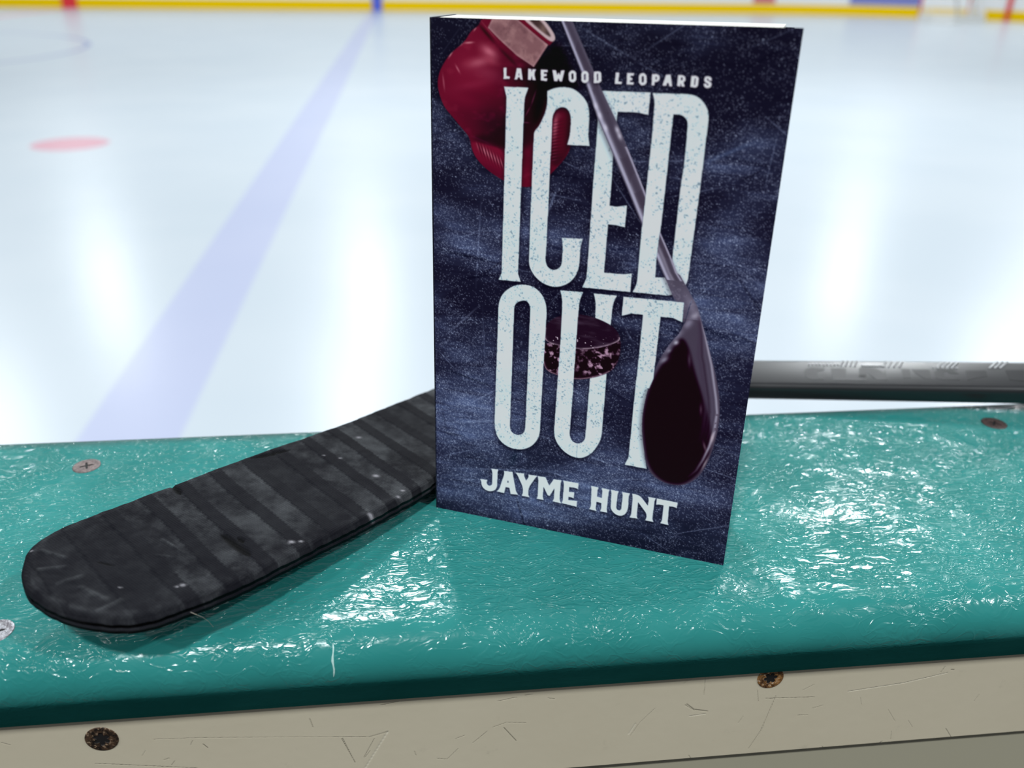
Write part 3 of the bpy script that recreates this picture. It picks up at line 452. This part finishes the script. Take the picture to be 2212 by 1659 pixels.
def panel(x0,x1,z0,mat,label):
    pts=[]
    for k in range(9):
        x=x0+(x1-x0)*k/8; pts.append((x,21.5+math.sqrt(8.5**2-(x-11)**2)))
    tag(mesh_obj('advert_panel',*along(pts,z0,1.0,.022,.018),mat,WALL),label)
panel(11.25,12.0,.34,MAT_ADRED,'small dull red advert on the far boards above the book')
panel(14.3,16.15,.34,MAT_ADBLUE,'blue and violet advert on the far boards left of the goal')
# goal line stripe on the curved corner
bm=bmesh.new(); box(bm,-.07,.07,-.02,.006,0.003,1.1)
o=bm_obj('board_stripe',bm,MAT_RED,WALL); o.location=(17.92,26.35,0); o.rotation_euler=(0,0,-math.radians(55)); tag(o,'thin red goal line stripe on the rounded boards at the far right')
# ---------------- goal ----------------
goal=empty('hockey_goal',(15.6,25.9,0),(0,0,math.radians(180+14))); tag(goal,'hockey goal with red posts and pale skirt by the far corner boards','goal')
gw=.915
for sx_ in (-gw,gw):
    bm=bmesh.new(); tube(bm,[(sx_,0,0),(sx_,0,1.22)],.032,12); bm_obj('post',bm,MAT_NETRED,goal,True)
bm=bmesh.new(); tube(bm,[(-gw,0,1.22),(gw,0,1.22)],.032,12); bm_obj('crossbar',bm,MAT_NETRED,goal,True)
for sx_ in (-.35,.35):
    bm=bmesh.new(); tube(bm,[(sx_,.95,.03),(sx_*.9,.62,.75),(sx_*.8,.5,1.15)],.03,8); bm_obj('back_brace',bm,MAT_NETGREY,goal,True)
bm=bmesh.new(); base=[(-gw,0),( -gw*.98,.45),(-gw*.6,.98),(gw*.6,.98),(gw*.98,.45),(gw,0)]
for i in range(5):
    (ax,ay),(bx,by)=base[i],base[i+1]; dx,dy=bx-ax,by-ay; L=math.hypot(dx,dy); nx,ny=dy/L*.03,-dx/L*.03
    vs=[bm.verts.new(v) for v in ((ax-nx,ay-ny,0),(bx-nx,by-ny,0),(bx+nx,by+ny,0),(ax+nx,ay+ny,0),(ax-nx,ay-ny,.24),(bx-nx,by-ny,.24),(bx+nx,by+ny,.24),(ax+nx,ay+ny,.24))]
    for f in ((3,2,1,0),(4,5,6,7),(0,1,5,4),(1,2,6,5),(2,3,7,6),(3,0,4,7)): bm.faces.new([vs[k] for k in f])
bm_obj('skirt',bm,MAT_NETWHITE,goal)
bm=bmesh.new(); topc=[(-gw,0),(-gw*.95,.3),(-gw*.6,.5),(gw*.6,.5),(gw*.95,.3),(gw,0)]
def lerp2(poly,t):
    t*=5; i=min(4,int(t)); f=t-i; return (poly[i][0]*(1-f)+poly[i+1][0]*f, poly[i][1]*(1-f)+poly[i+1][1]*f)
for i in range(31):
    a=lerp2(base,i/30); b=lerp2(topc,i/30); tube(bm,[(a[0],a[1],.22),(b[0],b[1],1.2)],.010,4)
for j in range(11):
    f=j/10; tube(bm,[(lerp2(base,i/15)[0]*(1-f)+lerp2(topc,i/15)[0]*f,lerp2(base,i/15)[1]*(1-f)+lerp2(topc,i/15)[1]*f,.22+.98*f) for i in range(16)],.010,4)
bm_obj('netting',bm,MAT_CORD,goal)
# ---------------- ledge (rounded front edge) and the board that carries it ----------------
def ledge():
    r=.0165; yc=.2125+2.35*r-.0018; prof=[]
    prof.append((.398,-.001)); prof.append((.3965,-.0002)); prof.append((.394,0.0))
    yc=.2505; r=.0138
    for i in range(1,24): prof.append((.394-(.394-yc-.002)*i/24,0))
    for i in range(0,25):
        a=math.pi/2+math.radians(113)*i/24
        prof.append((yc+r*math.cos(a), -r+r*math.sin(a)))
    y1,z1=prof[-1]
    for i in range(1,5): prof.append((y1+(.2480-y1)*i/5, z1+(-.0385-z1)*i/5))
    prof.append((.2483,-.0392)); prof.append((.2495,-.040)); prof.append((.30,-.040)); prof.append((.398,-.040)); prof.append((.3985,-.003))
    xs=[-1.5+3.4*i/60 for i in range(61)]; n=len(prof); vs=[];fs=[]
    for x in xs:
        for (y,z) in prof: vs.append((x,y,z))
    for i in range(60):
        for k in range(n): a,b=i*n+k,i*n+(k+1)%n; fs.append((a,a+n,b+n,b))
    fs.append(tuple(range(n))); fs.append(tuple(range(61*n-1,60*n-1,-1)))
    o=mesh_obj('board_ledge',vs,fs,MAT_LEDGE,smooth=True); o.location=(0,0,Z); return tag(o,'teal green plastic ledge capping the rink boards, with wrinkled gloss and rounded front edge','ledge')
LEDGE_OB=ledge()
# pale raised sliver where the plastic has been nicked on the rounded edge
bm=bmesh.new(); L_=[];R2=[]
for i in range(9):
    a=math.radians(128+i*6.5); wd=.00035*math.sin(math.pi*(i+.4)/9)**.7*(1+.3*math.sin(i*2.1)); rr=.0138+.00012
    for s_,lst in ((-1,L_),(1,R2)): lst.append(bm.verts.new((-.0372+s_*wd+.0002*math.sin(i*1.3),.2505+rr*math.cos(a),-.0138+rr*math.sin(a))))
for i in range(8): bm.faces.new((L_[i],R2[i],R2[i+1],L_[i+1]))
ret=bmesh.ops.extrude_face_region(bm,geom=bm.faces[:]); bmesh.ops.translate(bm,verts=[v for v in ret['geom'] if isinstance(v,bmesh.types.BMVert)],vec=(0,.0003,-.0001))
bmesh.ops.recalc_face_normals(bm,faces=bm.faces[:]); bm_obj('nick',bm,MAT_NICK,LEDGE_OB)['label']='pale sliver nicked out of the rounded edge'
def scratched(o_,x0,x1,z0,z1,y,step):
    nx=int((x1-x0)/step)+1; nz_=int((z1-z0)/step)+1; xs,zs=np.meshgrid(np.linspace(x0,x1,nx),np.linspace(z1,z0,nz_)); d=np.zeros_like(xs); l=np.zeros_like(xs); rs=np.random.RandomState(4)
    for (ax_,az_,bx_,bz_,w_,st_,lt_) in SCRATCHES:
        ax_,az_,bx_,bz_,w_=[q_*1e-3 for q_ in (ax_,az_,bx_,bz_,w_*.8)]; dx,dz_=bx_-ax_,bz_-az_; t=np.clip(((xs-ax_)*dx+(zs-az_)*dz_)/(dx*dx+dz_*dz_+1e-12),0,1)
        m=np.exp(-(np.hypot(xs-ax_-t*dx,zs-az_-t*dz_)/max(w_,.00013))**2)*st_*(.55+.45*np.sin(t*37+ax_*900)**2)
        if lt_: l=np.maximum(l,m)
        else: d=np.maximum(d,m)
    ii_=np.arange(nx*nz_).reshape(nz_,nx); fs_=np.stack([ii_[:-1,:-1],ii_[1:,:-1],ii_[1:,1:],ii_[:-1,1:]],-1).reshape(-1,4)
    return np.stack([xs,np.full_like(xs,y),zs],-1).reshape(-1,3),fs_,d.ravel(),l.ravel()
def rail():
    # detailed stretch in view, plain ends; front face, bevelled foot, top, back
    V,F,d,l=scratched(None,-.22,.34,-.0878,-.0402,.25,.00028); V=V.tolist(); F=F.tolist(); n0=len(V)
    def bxx(x0,x1,full):
        k=len(V); V.extend([(x0,.25,-.0402),(x1,.25,-.0402),(x1,.25,-.0878),(x0,.25,-.0878),(x0,.2512,-.0885),(x1,.2512,-.0885),(x0,.268,-.0885),(x1,.268,-.0885),(x0,.268,-.0402),(x1,.268,-.0402)])
        if full: F.append((k,k+3,k+2,k+1))
        F.extend([(k+3,k+4,k+5,k+2),(k+4,k+6,k+7,k+5),(k+6,k+8,k+9,k+7),(k+8,k,k+1,k+9)])
    bxx(-.22,.34,False); bxx(-1.5,-.22,True); bxx(.34,1.9,True)
    o=mesh_obj('board_rail',V,F,MAT_CREAM); o.location=(0,0,Z); at=o.data.attributes.new('scratch','FLOAT_VECTOR','POINT'); av=np.zeros((len(V),3),np.float32); av[:n0,0]=d; av[:n0,1]=l; at.data.foreach_set('vector',av.ravel())
    return tag(o,'scratched cream rail strip directly under the teal ledge','rail')
rail()
bm=bmesh.new(); box(bm,-1.5,1.9,.2525,.268,-1.06,-.0890); o=bm_obj('board_cladding',bm,MAT_CREAMLOW); o.location=(0,0,Z); tag(o,'cream lower board cladding below the seam at the bottom right','board')
bm=bmesh.new(); box(bm,-1.5,1.9,.268,.372,-1.068,-.0402); o=bm_obj('wall_near',bm,MAT_WHITE); o.location=(0,0,Z); struct(o)
# ---------------- screws ----------------
def screw(name,loc,normal,mat,r,label,spin,star=4,up_=0.0):
    """countersunk head, dished rim, cross or star recess"""
    t=empty(name,loc); t.rotation_mode='QUATERNION'; t.rotation_quaternion=Vector((0,0,1)).rotation_difference(Vector(normal))
    seg=64; rings=[]; bm=bmesh.new()
    prof=[(1.0,-.10),(1.0,.03),(.95,.055),(.86,.06),(.6,.045),(.5,.04)]
    def rec(a): # recess outline radius
        c=abs(math.cos(star/2*(a-spin))); return (.15+.38*c**5) if star==4 else (.30+.26*c)
    for (rr,z) in prof: rings.append([bm.verts.new((r*rr*math.cos(2*math.pi*k/seg),r*rr*math.sin(2*math.pi*k/seg),r*z)) for k in range(seg)])
    rings.append([bm.verts.new((r*rec(2*math.pi*k/seg)*math.cos(2*math.pi*k/seg),r*rec(2*math.pi*k/seg)*math.sin(2*math.pi*k/seg),r*.035)) for k in range(seg)])
    for i in range(len(rings)-1):
        for k in range(seg): bm.faces.new((rings[i][k],rings[i][(k+1)%seg],rings[i+1][(k+1)%seg],rings[i+1][k]))
    bm_obj('screw_head',bm,mat,t,True)
    bm=bmesh.new()
    top=[bm.verts.new((r*rec(2*math.pi*k/seg)*math.cos(2*math.pi*k/seg),r*rec(2*math.pi*k/seg)*math.sin(2*math.pi*k/seg),r*.036)) for k in range(seg)]
    bot=[bm.verts.new((v.co.x*.9,v.co.y*.9,r*.006)) for v in top]
    for k in range(seg): bm.faces.new((top[k],top[(k+1)%seg],bot[(k+1)%seg],bot[k]))
    bm.faces.new(bot); bm_obj('recess',bm,MAT_DARK,t)
    return tag(t,label,'screw',group='screws')
screw('screw',(-.1648,.3714,Z+.0000),(0,0,1),MAT_SCREW_GREY,.0063,'pinkish grey cross-head screw in the teal ledge above the taped blade',.35)
screw('screw',(.3058,.3752,Z+.0000),(0,0,1),MAT_SCREW_BROWN,.0064,'dark brown screw in the teal ledge near the right edge, by the stick shaft',.9)
screw('screw',(-.1590,.2562,Z+.0000),(0,0,1),MAT_SCREW_STEEL,.0063,'scuffed steel screw cut by the left edge of the picture, beside the blade toe',.2)
screw('screw',(-.1296,.250,Z-.0506),(0,-1,0),MAT_SCREW_RUST,.0062,'rusted dark screw in the cream rail at the lower left',.5,6)
screw('screw',(.1375,.250,Z-.0440),(0,-1,0),MAT_SCREW_ORANGE,.0056,'orange-rusted screw in the cream rail tucked under the ledge on the right',.2,6)
# ---------------- book ----------------
B0=Vector((.0026,.3216,Z)); UX=Vector((0.91161073,-0.41105209,0.0)).normalized(); UY=Vector((0.01626915,0.03949844,0.99908718)).normalized(); UX=(UX-UY*UX.dot(UY)).normalized(); UN=UX.cross(UY)   # UN faces the camera
mb=Matrix((( UX[0],-UN[0],UY[0],B0[0]),(UX[1],-UN[1],UY[1],B0[1]),(UX[2],-UN[2],UY[2],B0[2]),(0,0,0,1)))
book=bpy.data.objects.new('paperback_book',None); COL.objects.link(book); book.matrix_world=mb; book.empty_display_size=.02
tag(book,'dark navy paperback titled ICED OUT standing upright on the teal ledge','book')
BW,BH=.127,.2032
PX=5; pr=paint_cover(PX); NY,NX,_=pr.shape
gx,gz=np.meshgrid(np.linspace(0,BW,NX),np.linspace(BH,0,NY)); co=np.stack([gx,np.zeros_like(gx),gz],-1).reshape(-1,3).astype(np.float32)
me=bpy.data.meshes.new('front_cover'); nv=NX*NY; ii=np.arange(nv).reshape(NY,NX); q=np.stack([ii[:-1,:-1],ii[1:,:-1],ii[1:,1:],ii[:-1,1:]],-1).reshape(-1,4)
# thin card back behind the printed face
ex=np.array([(0,.0004,0),(BW,.0004,0),(BW,.0004,BH),(0,.0004,BH)],np.float32); co2=np.vstack([co,ex]); e0=nv
corn=[ii[-1,0],ii[-1,-1],ii[0,-1],ii[0,0]]
extra=np.array([[e0+3,e0+2,e0+1,e0],[corn[0],e0,e0+1,corn[1]],[corn[1],e0+1,e0+2,corn[2]],[corn[2],e0+2,e0+3,corn[3]],[corn[3],e0+3,e0,corn[0]]])
q=np.vstack([q,extra]).astype(np.int32)
me.vertices.add(len(co2)); me.vertices.foreach_set('co',co2.ravel()); me.loops.add(q.size); me.loops.foreach_set('vertex_index',q.ravel())
me.polygons.add(len(q)); me.polygons.foreach_set('loop_start',np.arange(0,q.size,4,dtype=np.int32)); me.update(calc_edges=True)
ca=me.color_attributes.new('print','FLOAT_COLOR','POINT'); cc=np.ones((len(co2),4),np.float32); cc[:nv,:3]=pr.reshape(-1,3); cc[nv:,:3]=(.012,.012,.025); ca.data.foreach_set('color',cc.ravel())
me.materials.append(MAT_COVER); fc=bpy.data.objects.new('front_cover',me); COL.objects.link(fc); fc.parent=book
TK=.036   # thickness of the slightly fanned block at the fore edge
# page block: top stays level, so it is sheared against the leaning cover
lean=math.tan(math.radians(2.45))
def slab(x0,x1,ya0,ya1,yb0,yb1,z0,z1f,z1b,mat,name,z0b=None):
    bm=bmesh.new(); z0b=z0 if z0b is None else z0b
    v=[bm.verts.new(p) for p in ((x0,ya0,z0),(x1,yb0,z0),(x1,yb1,z0b),(x0,ya1,z0b),(x0,ya0,z1f),(x1,yb0,z1f),(x1,yb1,z1b),(x0,ya1,z1b))]
    for f in ((3,2,1,0),(4,5,6,7),(0,1,5,4),(1,2,6,5),(2,3,7,6),(3,0,4,7)): bm.faces.new([v[i] for i in f])
    return bm_obj(name,bm,mat,book)
slab(.0006,.1205,.00045,.0235,.00045,TK-.0008,.0012,BH-.0004,BH-.0004+.0275*lean,MAT_PAGES,'page_block',.0012+.033*lean)
slab(-.0002,.0004,.0,.0242,.0,.0242,.0,BH,BH+.024*lean,MAT_COVERPLAIN,'spine',.031*lean)
slab(.0,.1235,.0238,.0242,TK-.0003,TK,.031*lean,BH+.030*lean-.0015,BH+.030*lean-.0015,MAT_COVERPLAIN,'back_cover',.031*lean)
# ---------------- hockey stick ----------------
stick=empty('hockey_stick',(-.03,.33,Z)); tag(stick,'hockey stick lying behind the book, black taped blade left, glossy black shaft right','hockey stick')
SO=Vector((-.03,.33,Z))
topE=[(-.1432,.2544),(-.1455,.2657),(-.1442,.2730),(-.1393,.2809),(-.1285,.2923),(-.1073,.3129),(-.0795,.3402),(-.0422,.3738),(.0047,.4208),(.040,.4490),(.075,.4620)]
botE=[(-.1432,.2544),(-.1392,.2464),(-.1305,.2389),(-.1214,.2342),(-.1131,.2317),(-.1004,.2312),(-.0890,.2366),(-.0688,.2523),(-.0498,.2711),(-.0283,.2924),(-.0122,.3098),(.0024,.3271),(.022,.3600),(.050,.3940),(.080,.4180)]
def resample(P,n):
    P=np.array(P); 
    # Catmull-Rom
    out=[]
    for i in range(len(P)-1):
        p0=P[max(i-1,0)];p1=P[i];p2=P[i+1];p3=P[min(i+2,len(P)-1)]
        for t in np.linspace(0,1,24,endpoint=False): out.append(.5*((2*p1)+(-p0+p2)*t+(2*p0-5*p1+4*p2-p3)*t*t+(-p0+3*p1-3*p2+p3)*t**3))
    out.append(P[-1]); out=np.array(out); d=np.r_[0,np.cumsum(np.linalg.norm(np.diff(out,axis=0),axis=1))]
    s=np.linspace(0,1,n)**1.0*d[-1]; return np.stack([np.interp(s,d,out[:,k]) for k in (0,1)],1)
NA,NB=420,110
# pair the two edges by position along the blade axis
ax=np.array([math.cos(math.radians(41)),math.sin(math.radians(41))])
tE=resample(topE,700); bE=resample(botE,900)
st_,sb_=tE@ax,bE@ax
s0=min(st_.min(),sb_.min()); s1=min(tE[-1]@ax,bE[-1]@ax)
# toe: sweep parameter so that columns fan round the toe
A_=np.linspace(0,1,NA)
def pick(E,s,fr): # E param by arclength fraction mapping to axis position
    o=np.argsort(s,kind='stable'); return None
def along_edge(E,s,u):
    # monotone running max of s, then invert
    m=np.maximum.accumulate(s); m=(m-m[0])/(s1-m[0]); idx=np.searchsorted(m,u); idx=np.clip(idx,0,len(E)-1); return idx
uu=A_**1.25
d_t=np.r_[0,np.cumsum(np.linalg.norm(np.diff(tE,axis=0),axis=1))]; d_b=np.r_[0,np.cumsum(np.linalg.norm(np.diff(bE,axis=0),axis=1))]
T_=np.stack([np.interp(A_*d_t[-1],d_t,tE[:,k]) for k in (0,1)],1); B__=np.stack([np.interp(A_*d_b[-1],d_b,bE[:,k]) for k in (0,1)],1)
_w=np.random.RandomState(3); _s=np.linspace(0,1,NA)
def _rag(n,amp): return np.interp(_s,np.linspace(0,1,n),_w.rand(n)-.5)*amp
for E_ in (T_,B__):
    nn=np.stack([-np.gradient(E_[:,1]),np.gradient(E_[:,0])],1); nn/=np.linalg.norm(nn,axis=1)[:,None]+1e-9; rg=(_rag(150,.0005)+_rag(40,.0002))*np.clip(_s*12,0,1)*np.clip((1-_s)*6,0,1); E_+=nn*rg[:,None]
v_=np.linspace(0,1,NB)
PXY=T_[:,None,:]*(1-v_)[None,:,None]+B__[:,None,:]*v_[None,:,None]
x_=PXY[...,0]; y_=PXY[...,1]
def nz(shape,n,m,seed):
    rs=np.random.RandomState(seed); a=rs.rand(n+2,m+2); gy=np.linspace(0,n,shape[0]); gx=np.linspace(0,m,shape[1]); iy=gy.astype(int); ix=gx.astype(int); fy=(gy-iy)[:,None]; fx=(gx-ix)[None]; fy=fy*fy*(3-2*fy); fx=fx*fx*(3-2*fx)
    return (a[iy][:,ix]*(1-fx)+a[iy][:,ix+1]*fx)*(1-fy)+(a[iy+1][:,ix]*(1-fx)+a[iy+1][:,ix+1]*fx)*fy
ztop=.012+.11*(.003-x_); ztop=np.where(x_>-.002,.01255-.11*(x_+.002)*np.exp(-(x_+.002)/.02)*1.0,ztop); ztop=np.maximum(ztop,.0085)
# distance to outline for edge rounding
edge=np.concatenate([T_,B__]); 
dist_=np.full(x_.shape,1.0)
for k in range(0,len(edge)): dist_=np.minimum(dist_,np.hypot(x_-edge[k,0],y_-edge[k,1]))
dist_[:,0]=0; dist_[:,-1]=0; dist_[0]=0; rE=.0026; roundz=np.where(dist_<rE,rE-np.sqrt(np.maximum(0,rE*rE-(rE-dist_)**2)),0)
# tape turns: overlapping strips across the blade
sax=(x_*ax[0]+y_*ax[1]); tax=(-x_*ax[1]+y_*ax[0]); wr=sax-tax*.02+.0012*(nz(x_.shape,14,5,3)-.5)
ph=(wr-s0)/.0155; stepf=ph-np.floor(ph); sid=np.floor(ph).astype(int)
ridge=(.00030*(1-stepf)+.00012*(stepf<.10))*np.clip((dist_-.001)/.003,0,1)
rsd=np.random.RandomState(11); lvl=rsd.rand(80); 
dustc=np.clip((.15+.9*lvl[np.clip(sid,0,79)])*(stepf>.38)*(.55+.9*nz(x_.shape,40,10,5)),0,1)+.25*(stepf>.9)*nz(x_.shape,60,20,9)
toe=np.hypot(x_+.120,y_-.258)<.028; dustc=np.where(toe,dustc*.35+.5*np.clip(nz(x_.shape,60,12,8)-.55,0,1),dustc)
rim=np.exp(-((dist_-.0030)/.0012)**2)*(nz(x_.shape,120,3,2)>.35)*(y_<.325)*(x_<.01)
dustc=np.clip(dustc+rim*.55*nz(x_.shape,160,20,6),0,1)
tear=np.zeros_like(x_); lint=np.zeros_like(x_)
def slit(ax0,ay0,ax1,ay1,wd,d=.0009):
    global tear
    dx,dy=ax1-ax0,ay1-ay0; t=np.clip(((x_-ax0)*dx+(y_-ay0)*dy)/(dx*dx+dy*dy),0,1); dd=np.hypot(x_-ax0-t*dx,y_-ay0-t*dy)
    w_=wd*np.sqrt(np.clip(4*t*(1-t)+.08,0,1)); m=np.clip(1.4-dd/w_,0,1); tear=np.maximum(tear,m); return m*d
dz=slit(-.0804,.2792,-.0681,.2669,.0017)+slit(-.0741,.2775,-.0716,.2747,.0010)+slit(-.0790,.3365,-.0635,.3453,.0014)+slit(-.1067,.3125,-.1019,.3059,.0014)+slit(-.1197,.2601,-.1138,.2585,.0005,.0004)
for (lx_,ly_,lr) in [(-.0506,.2765,.0007),(-.0540,.2758,.0010),(-.0331,.3602,.0010),(-.0250,.2971,.0010),(-.0879,.2487,.0008),(-.0119,.3156,.0008),(-.0477,.3415,.0005),(-.0138,.3108,.0007),(-.1437,.2655,.0005),(-.0403,.3402,.0006),(-.1080,.2465,.0004),(-.0897,.2478,.0005),(-.0238,.3266,.0012)]:
    lint=np.maximum(lint,np.exp(-((x_-lx_)**2+((y_-ly_)*1.3)**2)/lr**2))
for (a0,b0,a1,b1,wd) in [(-.1371,.2547,-.1295,.2569,.0008),(-.1286,.2476,-.1226,.2521,.0009),(-.1206,.2460,-.1107,.2404,.0010),(-.1118,.2345,-.1061,.2399,.0008),(-.1403,.2657,-.1313,.2621,.0008),(-.1006,.2651,-.0946,.2641,.0004),(-.1014,.2750,-.0913,.2670,.0005)]:
    dx,dy=a1-a0,b1-b0; t=np.clip(((x_-a0)*dx+(y_-b0)*dy)/(dx*dx+dy*dy),0,1); dd=np.hypot(x_-a0-t*dx,y_-b0-t*dy); m=np.exp(-(dd/wd)**2); dustc=np.clip(dustc+m*.8,0,1); ridge=ridge+m*.0006
zz=ztop+ridge-roundz-dz+.00025*(nz(x_.shape,90,26,1)-.5)
vs=np.stack([x_,y_,zz],-1).reshape(-1,3); idx=np.arange(NA*NB).reshape(NA,NB)
THK=.0078; low=np.stack([x_,y_,ztop-THK+roundz],-1).reshape(-1,3)
# side walls bulge outward a little with ragged cloth
nring=3; faces=np.stack([idx[:-1,:-1],idx[:-1,1:],idx[1:,1:],idx[1:,:-1]],-1).reshape(-1,4).tolist(); nv0=NA*NB
loff=nv0; faces+= (np.stack([idx[:-1,:-1],idx[1:,:-1],idx[1:,1:],idx[:-1,1:]],-1).reshape(-1,4)+loff).tolist()
loop=[int(idx[i,0]) for i in range(NA-1,0,-1)]+[int(idx[0,j]) for j in range(0,1)]+[int(idx[i,NB-1]) for i in range(0,NA)]
loop=loop+[int(idx[NA-1,j]) for j in range(NB-2,0,-1)]
for a,b in zip(loop,loop[1:]+loop[:1]):
    if a!=b: faces.append((a,b,b+loff,a+loff))
allv=np.vstack([vs,low])-np.array([SO.x,SO.y,0])
bl_=mesh_obj('blade',allv.tolist(),faces,MAT_TAPE,stick,True)
at=bl_.data.attributes.new('wear','FLOAT_VECTOR','POINT'); av=np.zeros((len(allv),3),np.float32); av[:nv0,0]=dustc.ravel(); av[:nv0,1]=np.clip(tear,0,1).ravel(); av[:nv0,2]=np.clip(lint,0,1).ravel(); at.data.foreach_set('vector',av.ravel())
bl_['label']='blade wrapped in worn black cloth tape'
# neck + shaft: rounded rectangle swept from the heel to the right
def rrect(w_,t_,r_,n=6):
    out=[]
    for (cx_,cy_,a0) in ((w_/2-r_,t_/2-r_,0),(-w_/2+r_,t_/2-r_,90),(-w_/2+r_,-t_/2+r_,180),(w_/2-r_,-t_/2+r_,270)):
        for k in range(n+1): a=math.radians(a0+90*k/n); out.append((cx_+r_*math.cos(a),cy_+r_*math.sin(a)))
    return out
SA=Vector((.1847,.4225,.0085)); SB=Vector((.3340,.3970,.0128)); SD=(SB-SA).normalized()
def sweep(name,st,mat):
    bm=bmesh.new(); rings=[]
    for (c_,w_,t_,phi,d_) in st:
        d_=Vector(d_).normalized(); side=d_.cross(Vector((0,0,1))).normalized(); upv=side.cross(d_)   # side points to the camera
        a=math.radians(phi); wv_=side*math.cos(a)-upv*math.sin(a); tv=side*math.sin(a)+upv*math.cos(a)
        rings.append([bm.verts.new(Vector(c_)-Vector((SO.x,SO.y,0))+wv_*p_[0]+tv*p_[1]) for p_ in rrect(w_,t_,min(.0036,t_*.35))])
    n=len(rings[0])
    for i in range(len(rings)-1):
        for k in range(n): bm.faces.new((rings[i][k],rings[i][(k+1)%n],rings[i+1][(k+1)%n],rings[i+1][k]))
    bm.faces.new(rings[0][::-1]); bm.faces.new(rings[-1]); bmesh.ops.recalc_face_normals(bm,faces=bm.faces[:])
    return bm_obj(name,bm,mat,stick,True)
PHI=12
st=[((.050,.412,.0075),.050,.008,2,(1,.75,0)),((.078,.431,.0085),.036,.010,6,(1,.35,0)),((.108,.4345,.0088),.026,.013,12,(1,-.05,0))]
st+=[(SA+SD*s_,.0262+.009*max(0,s_),.0112+.003*max(0,s_),PHI,SD) for s_ in (-.04,0,.05,.10,.15,.20,.4,.8,1.15)]
sweep('shaft',st,MAT_SHAFT)['label']='glossy black shaft with dark lettering'
# glossy dark lettering and lamp reflections put in as rows of tiny pale beads on the broad face of the shaft
side=SD.cross(Vector((0,0,1))).normalized(); upv=side.cross(SD); a=math.radians(PHI); WV=side*math.cos(a)-upv*math.sin(a); TV=side*math.sin(a)+upv*math.cos(a)
def on_shaft(s_,w_,h=.0): 
    tt=.0112+.003*max(0,s_); return SA+SD*s_+WV*w_+TV*(tt/2+h)-Vector((SO.x,SO.y,0))
def mark(poly,h=.00012):
    bm=bmesh.new(); lo=[bm.verts.new(on_shaft(s_,w_,-.0002)) for s_,w_ in poly]; hi=[bm.verts.new(on_shaft(s_,w_,h)) for s_,w_ in poly]
    n=len(poly); bm.faces.new(hi)
    for k in range(n): bm.faces.new((lo[k],lo[(k+1)%n],hi[(k+1)%n],hi[k]))
    bmesh.ops.recalc_face_normals(bm,faces=bm.faces[:]); bm_obj('lettering',bm,MAT_SHAFTMARK,shaft_ob)
shaft_ob=[o for o in stick.children if o.name.startswith('shaft')][0]
S_=lambda px:(px-1620)*.000256
def W(py): return (py-812)/ (843-782)*.0200
for poly in [[(1735,812),(1742,802),(1755,799),(1785,800),(1780,806),(1765,810),(1762,826),(1772,833),(1740,833),(1733,826)],
             [(1797,800),(1830,800),(1822,826),(1848,826),(1852,818),(1868,818),(1860,834),(1792,834)][:8],
             [(1858,798),(1895,798),(1908,812),(1915,798),(1908,832),(1885,832),(1872,812),(1862,828),(1850,828)],
             [(1950,800),(1968,800),(1960,826),(1944,826)],
             [(1972,801),(2010,801),(2003,828),(1990,828),(1975,812)],
             [(2030,830),(2012,826),(2018,806),(2034,800),(2060,800),(2068,812),(2050,812),(2046,806),(2038,808),(2034,822),(2050,826),(2066,822),(2062,830)],
             [(2086,803),(2130,802),(2126,818),(2108,822),(2078,830)],
             [(2172,800),(2212,800),(2225,806),(2212,832),(2168,828)]]:
    mark([(S_(x),W(y)) for x,y in poly])
glints=[]
for (x0,n,rows,y0,dx,dy) in [(1822,4,3,792,10,-6),(1912,4,4,794,12,-4.6),(2020,6,1,796,10,0),(2030,4,5,793,11,-3.2),(2142,3,7,794,11,-3.0)]:
    for r_ in range(rows):
        for i in range(n): glints.append((x0+i*dx+r_*4,y0+r_*dy))
for i in range(9): glints.append((1752+i*8,791))
for i in range(9): glints.append((1868+i*6,792))
bm=bmesh.new()
for (bx,by) in glints:
    c_=on_shaft(S_(bx),max(-.0115,W(by)),.00015); q_=bmesh.ops.create_icosphere(bm,subdivisions=1,radius=.00075,matrix=Matrix.Translation(c_))
o=bm_obj('painted_glints',bm,MAT_GLINT,shaft_ob,True)
# loose threads
bm=bmesh.new(); tube(bm,[Vector(p_)-Vector((SO.x,SO.y,0)) for p_ in [(-.0835,.2385,.0185),(-.0813,.2375,.018),(-.0800,.2390,.0155),(-.0793,.2420,.011),(-.0791,.2455,.0052)]],.00007,5); bm_obj('loose_thread',bm,MAT_HAIR,bl_)
bm=bmesh.new(); tube(bm,[Vector(p_)-Vector((SO.x,SO.y,0)) for p_ in [(-.1270,.2415,.0165),(-.1300,.2470,.0100),(-.1330,.2525,.0022)]],.00009,5); bm_obj('loose_thread',bm,MAT_HAIR,bl_)
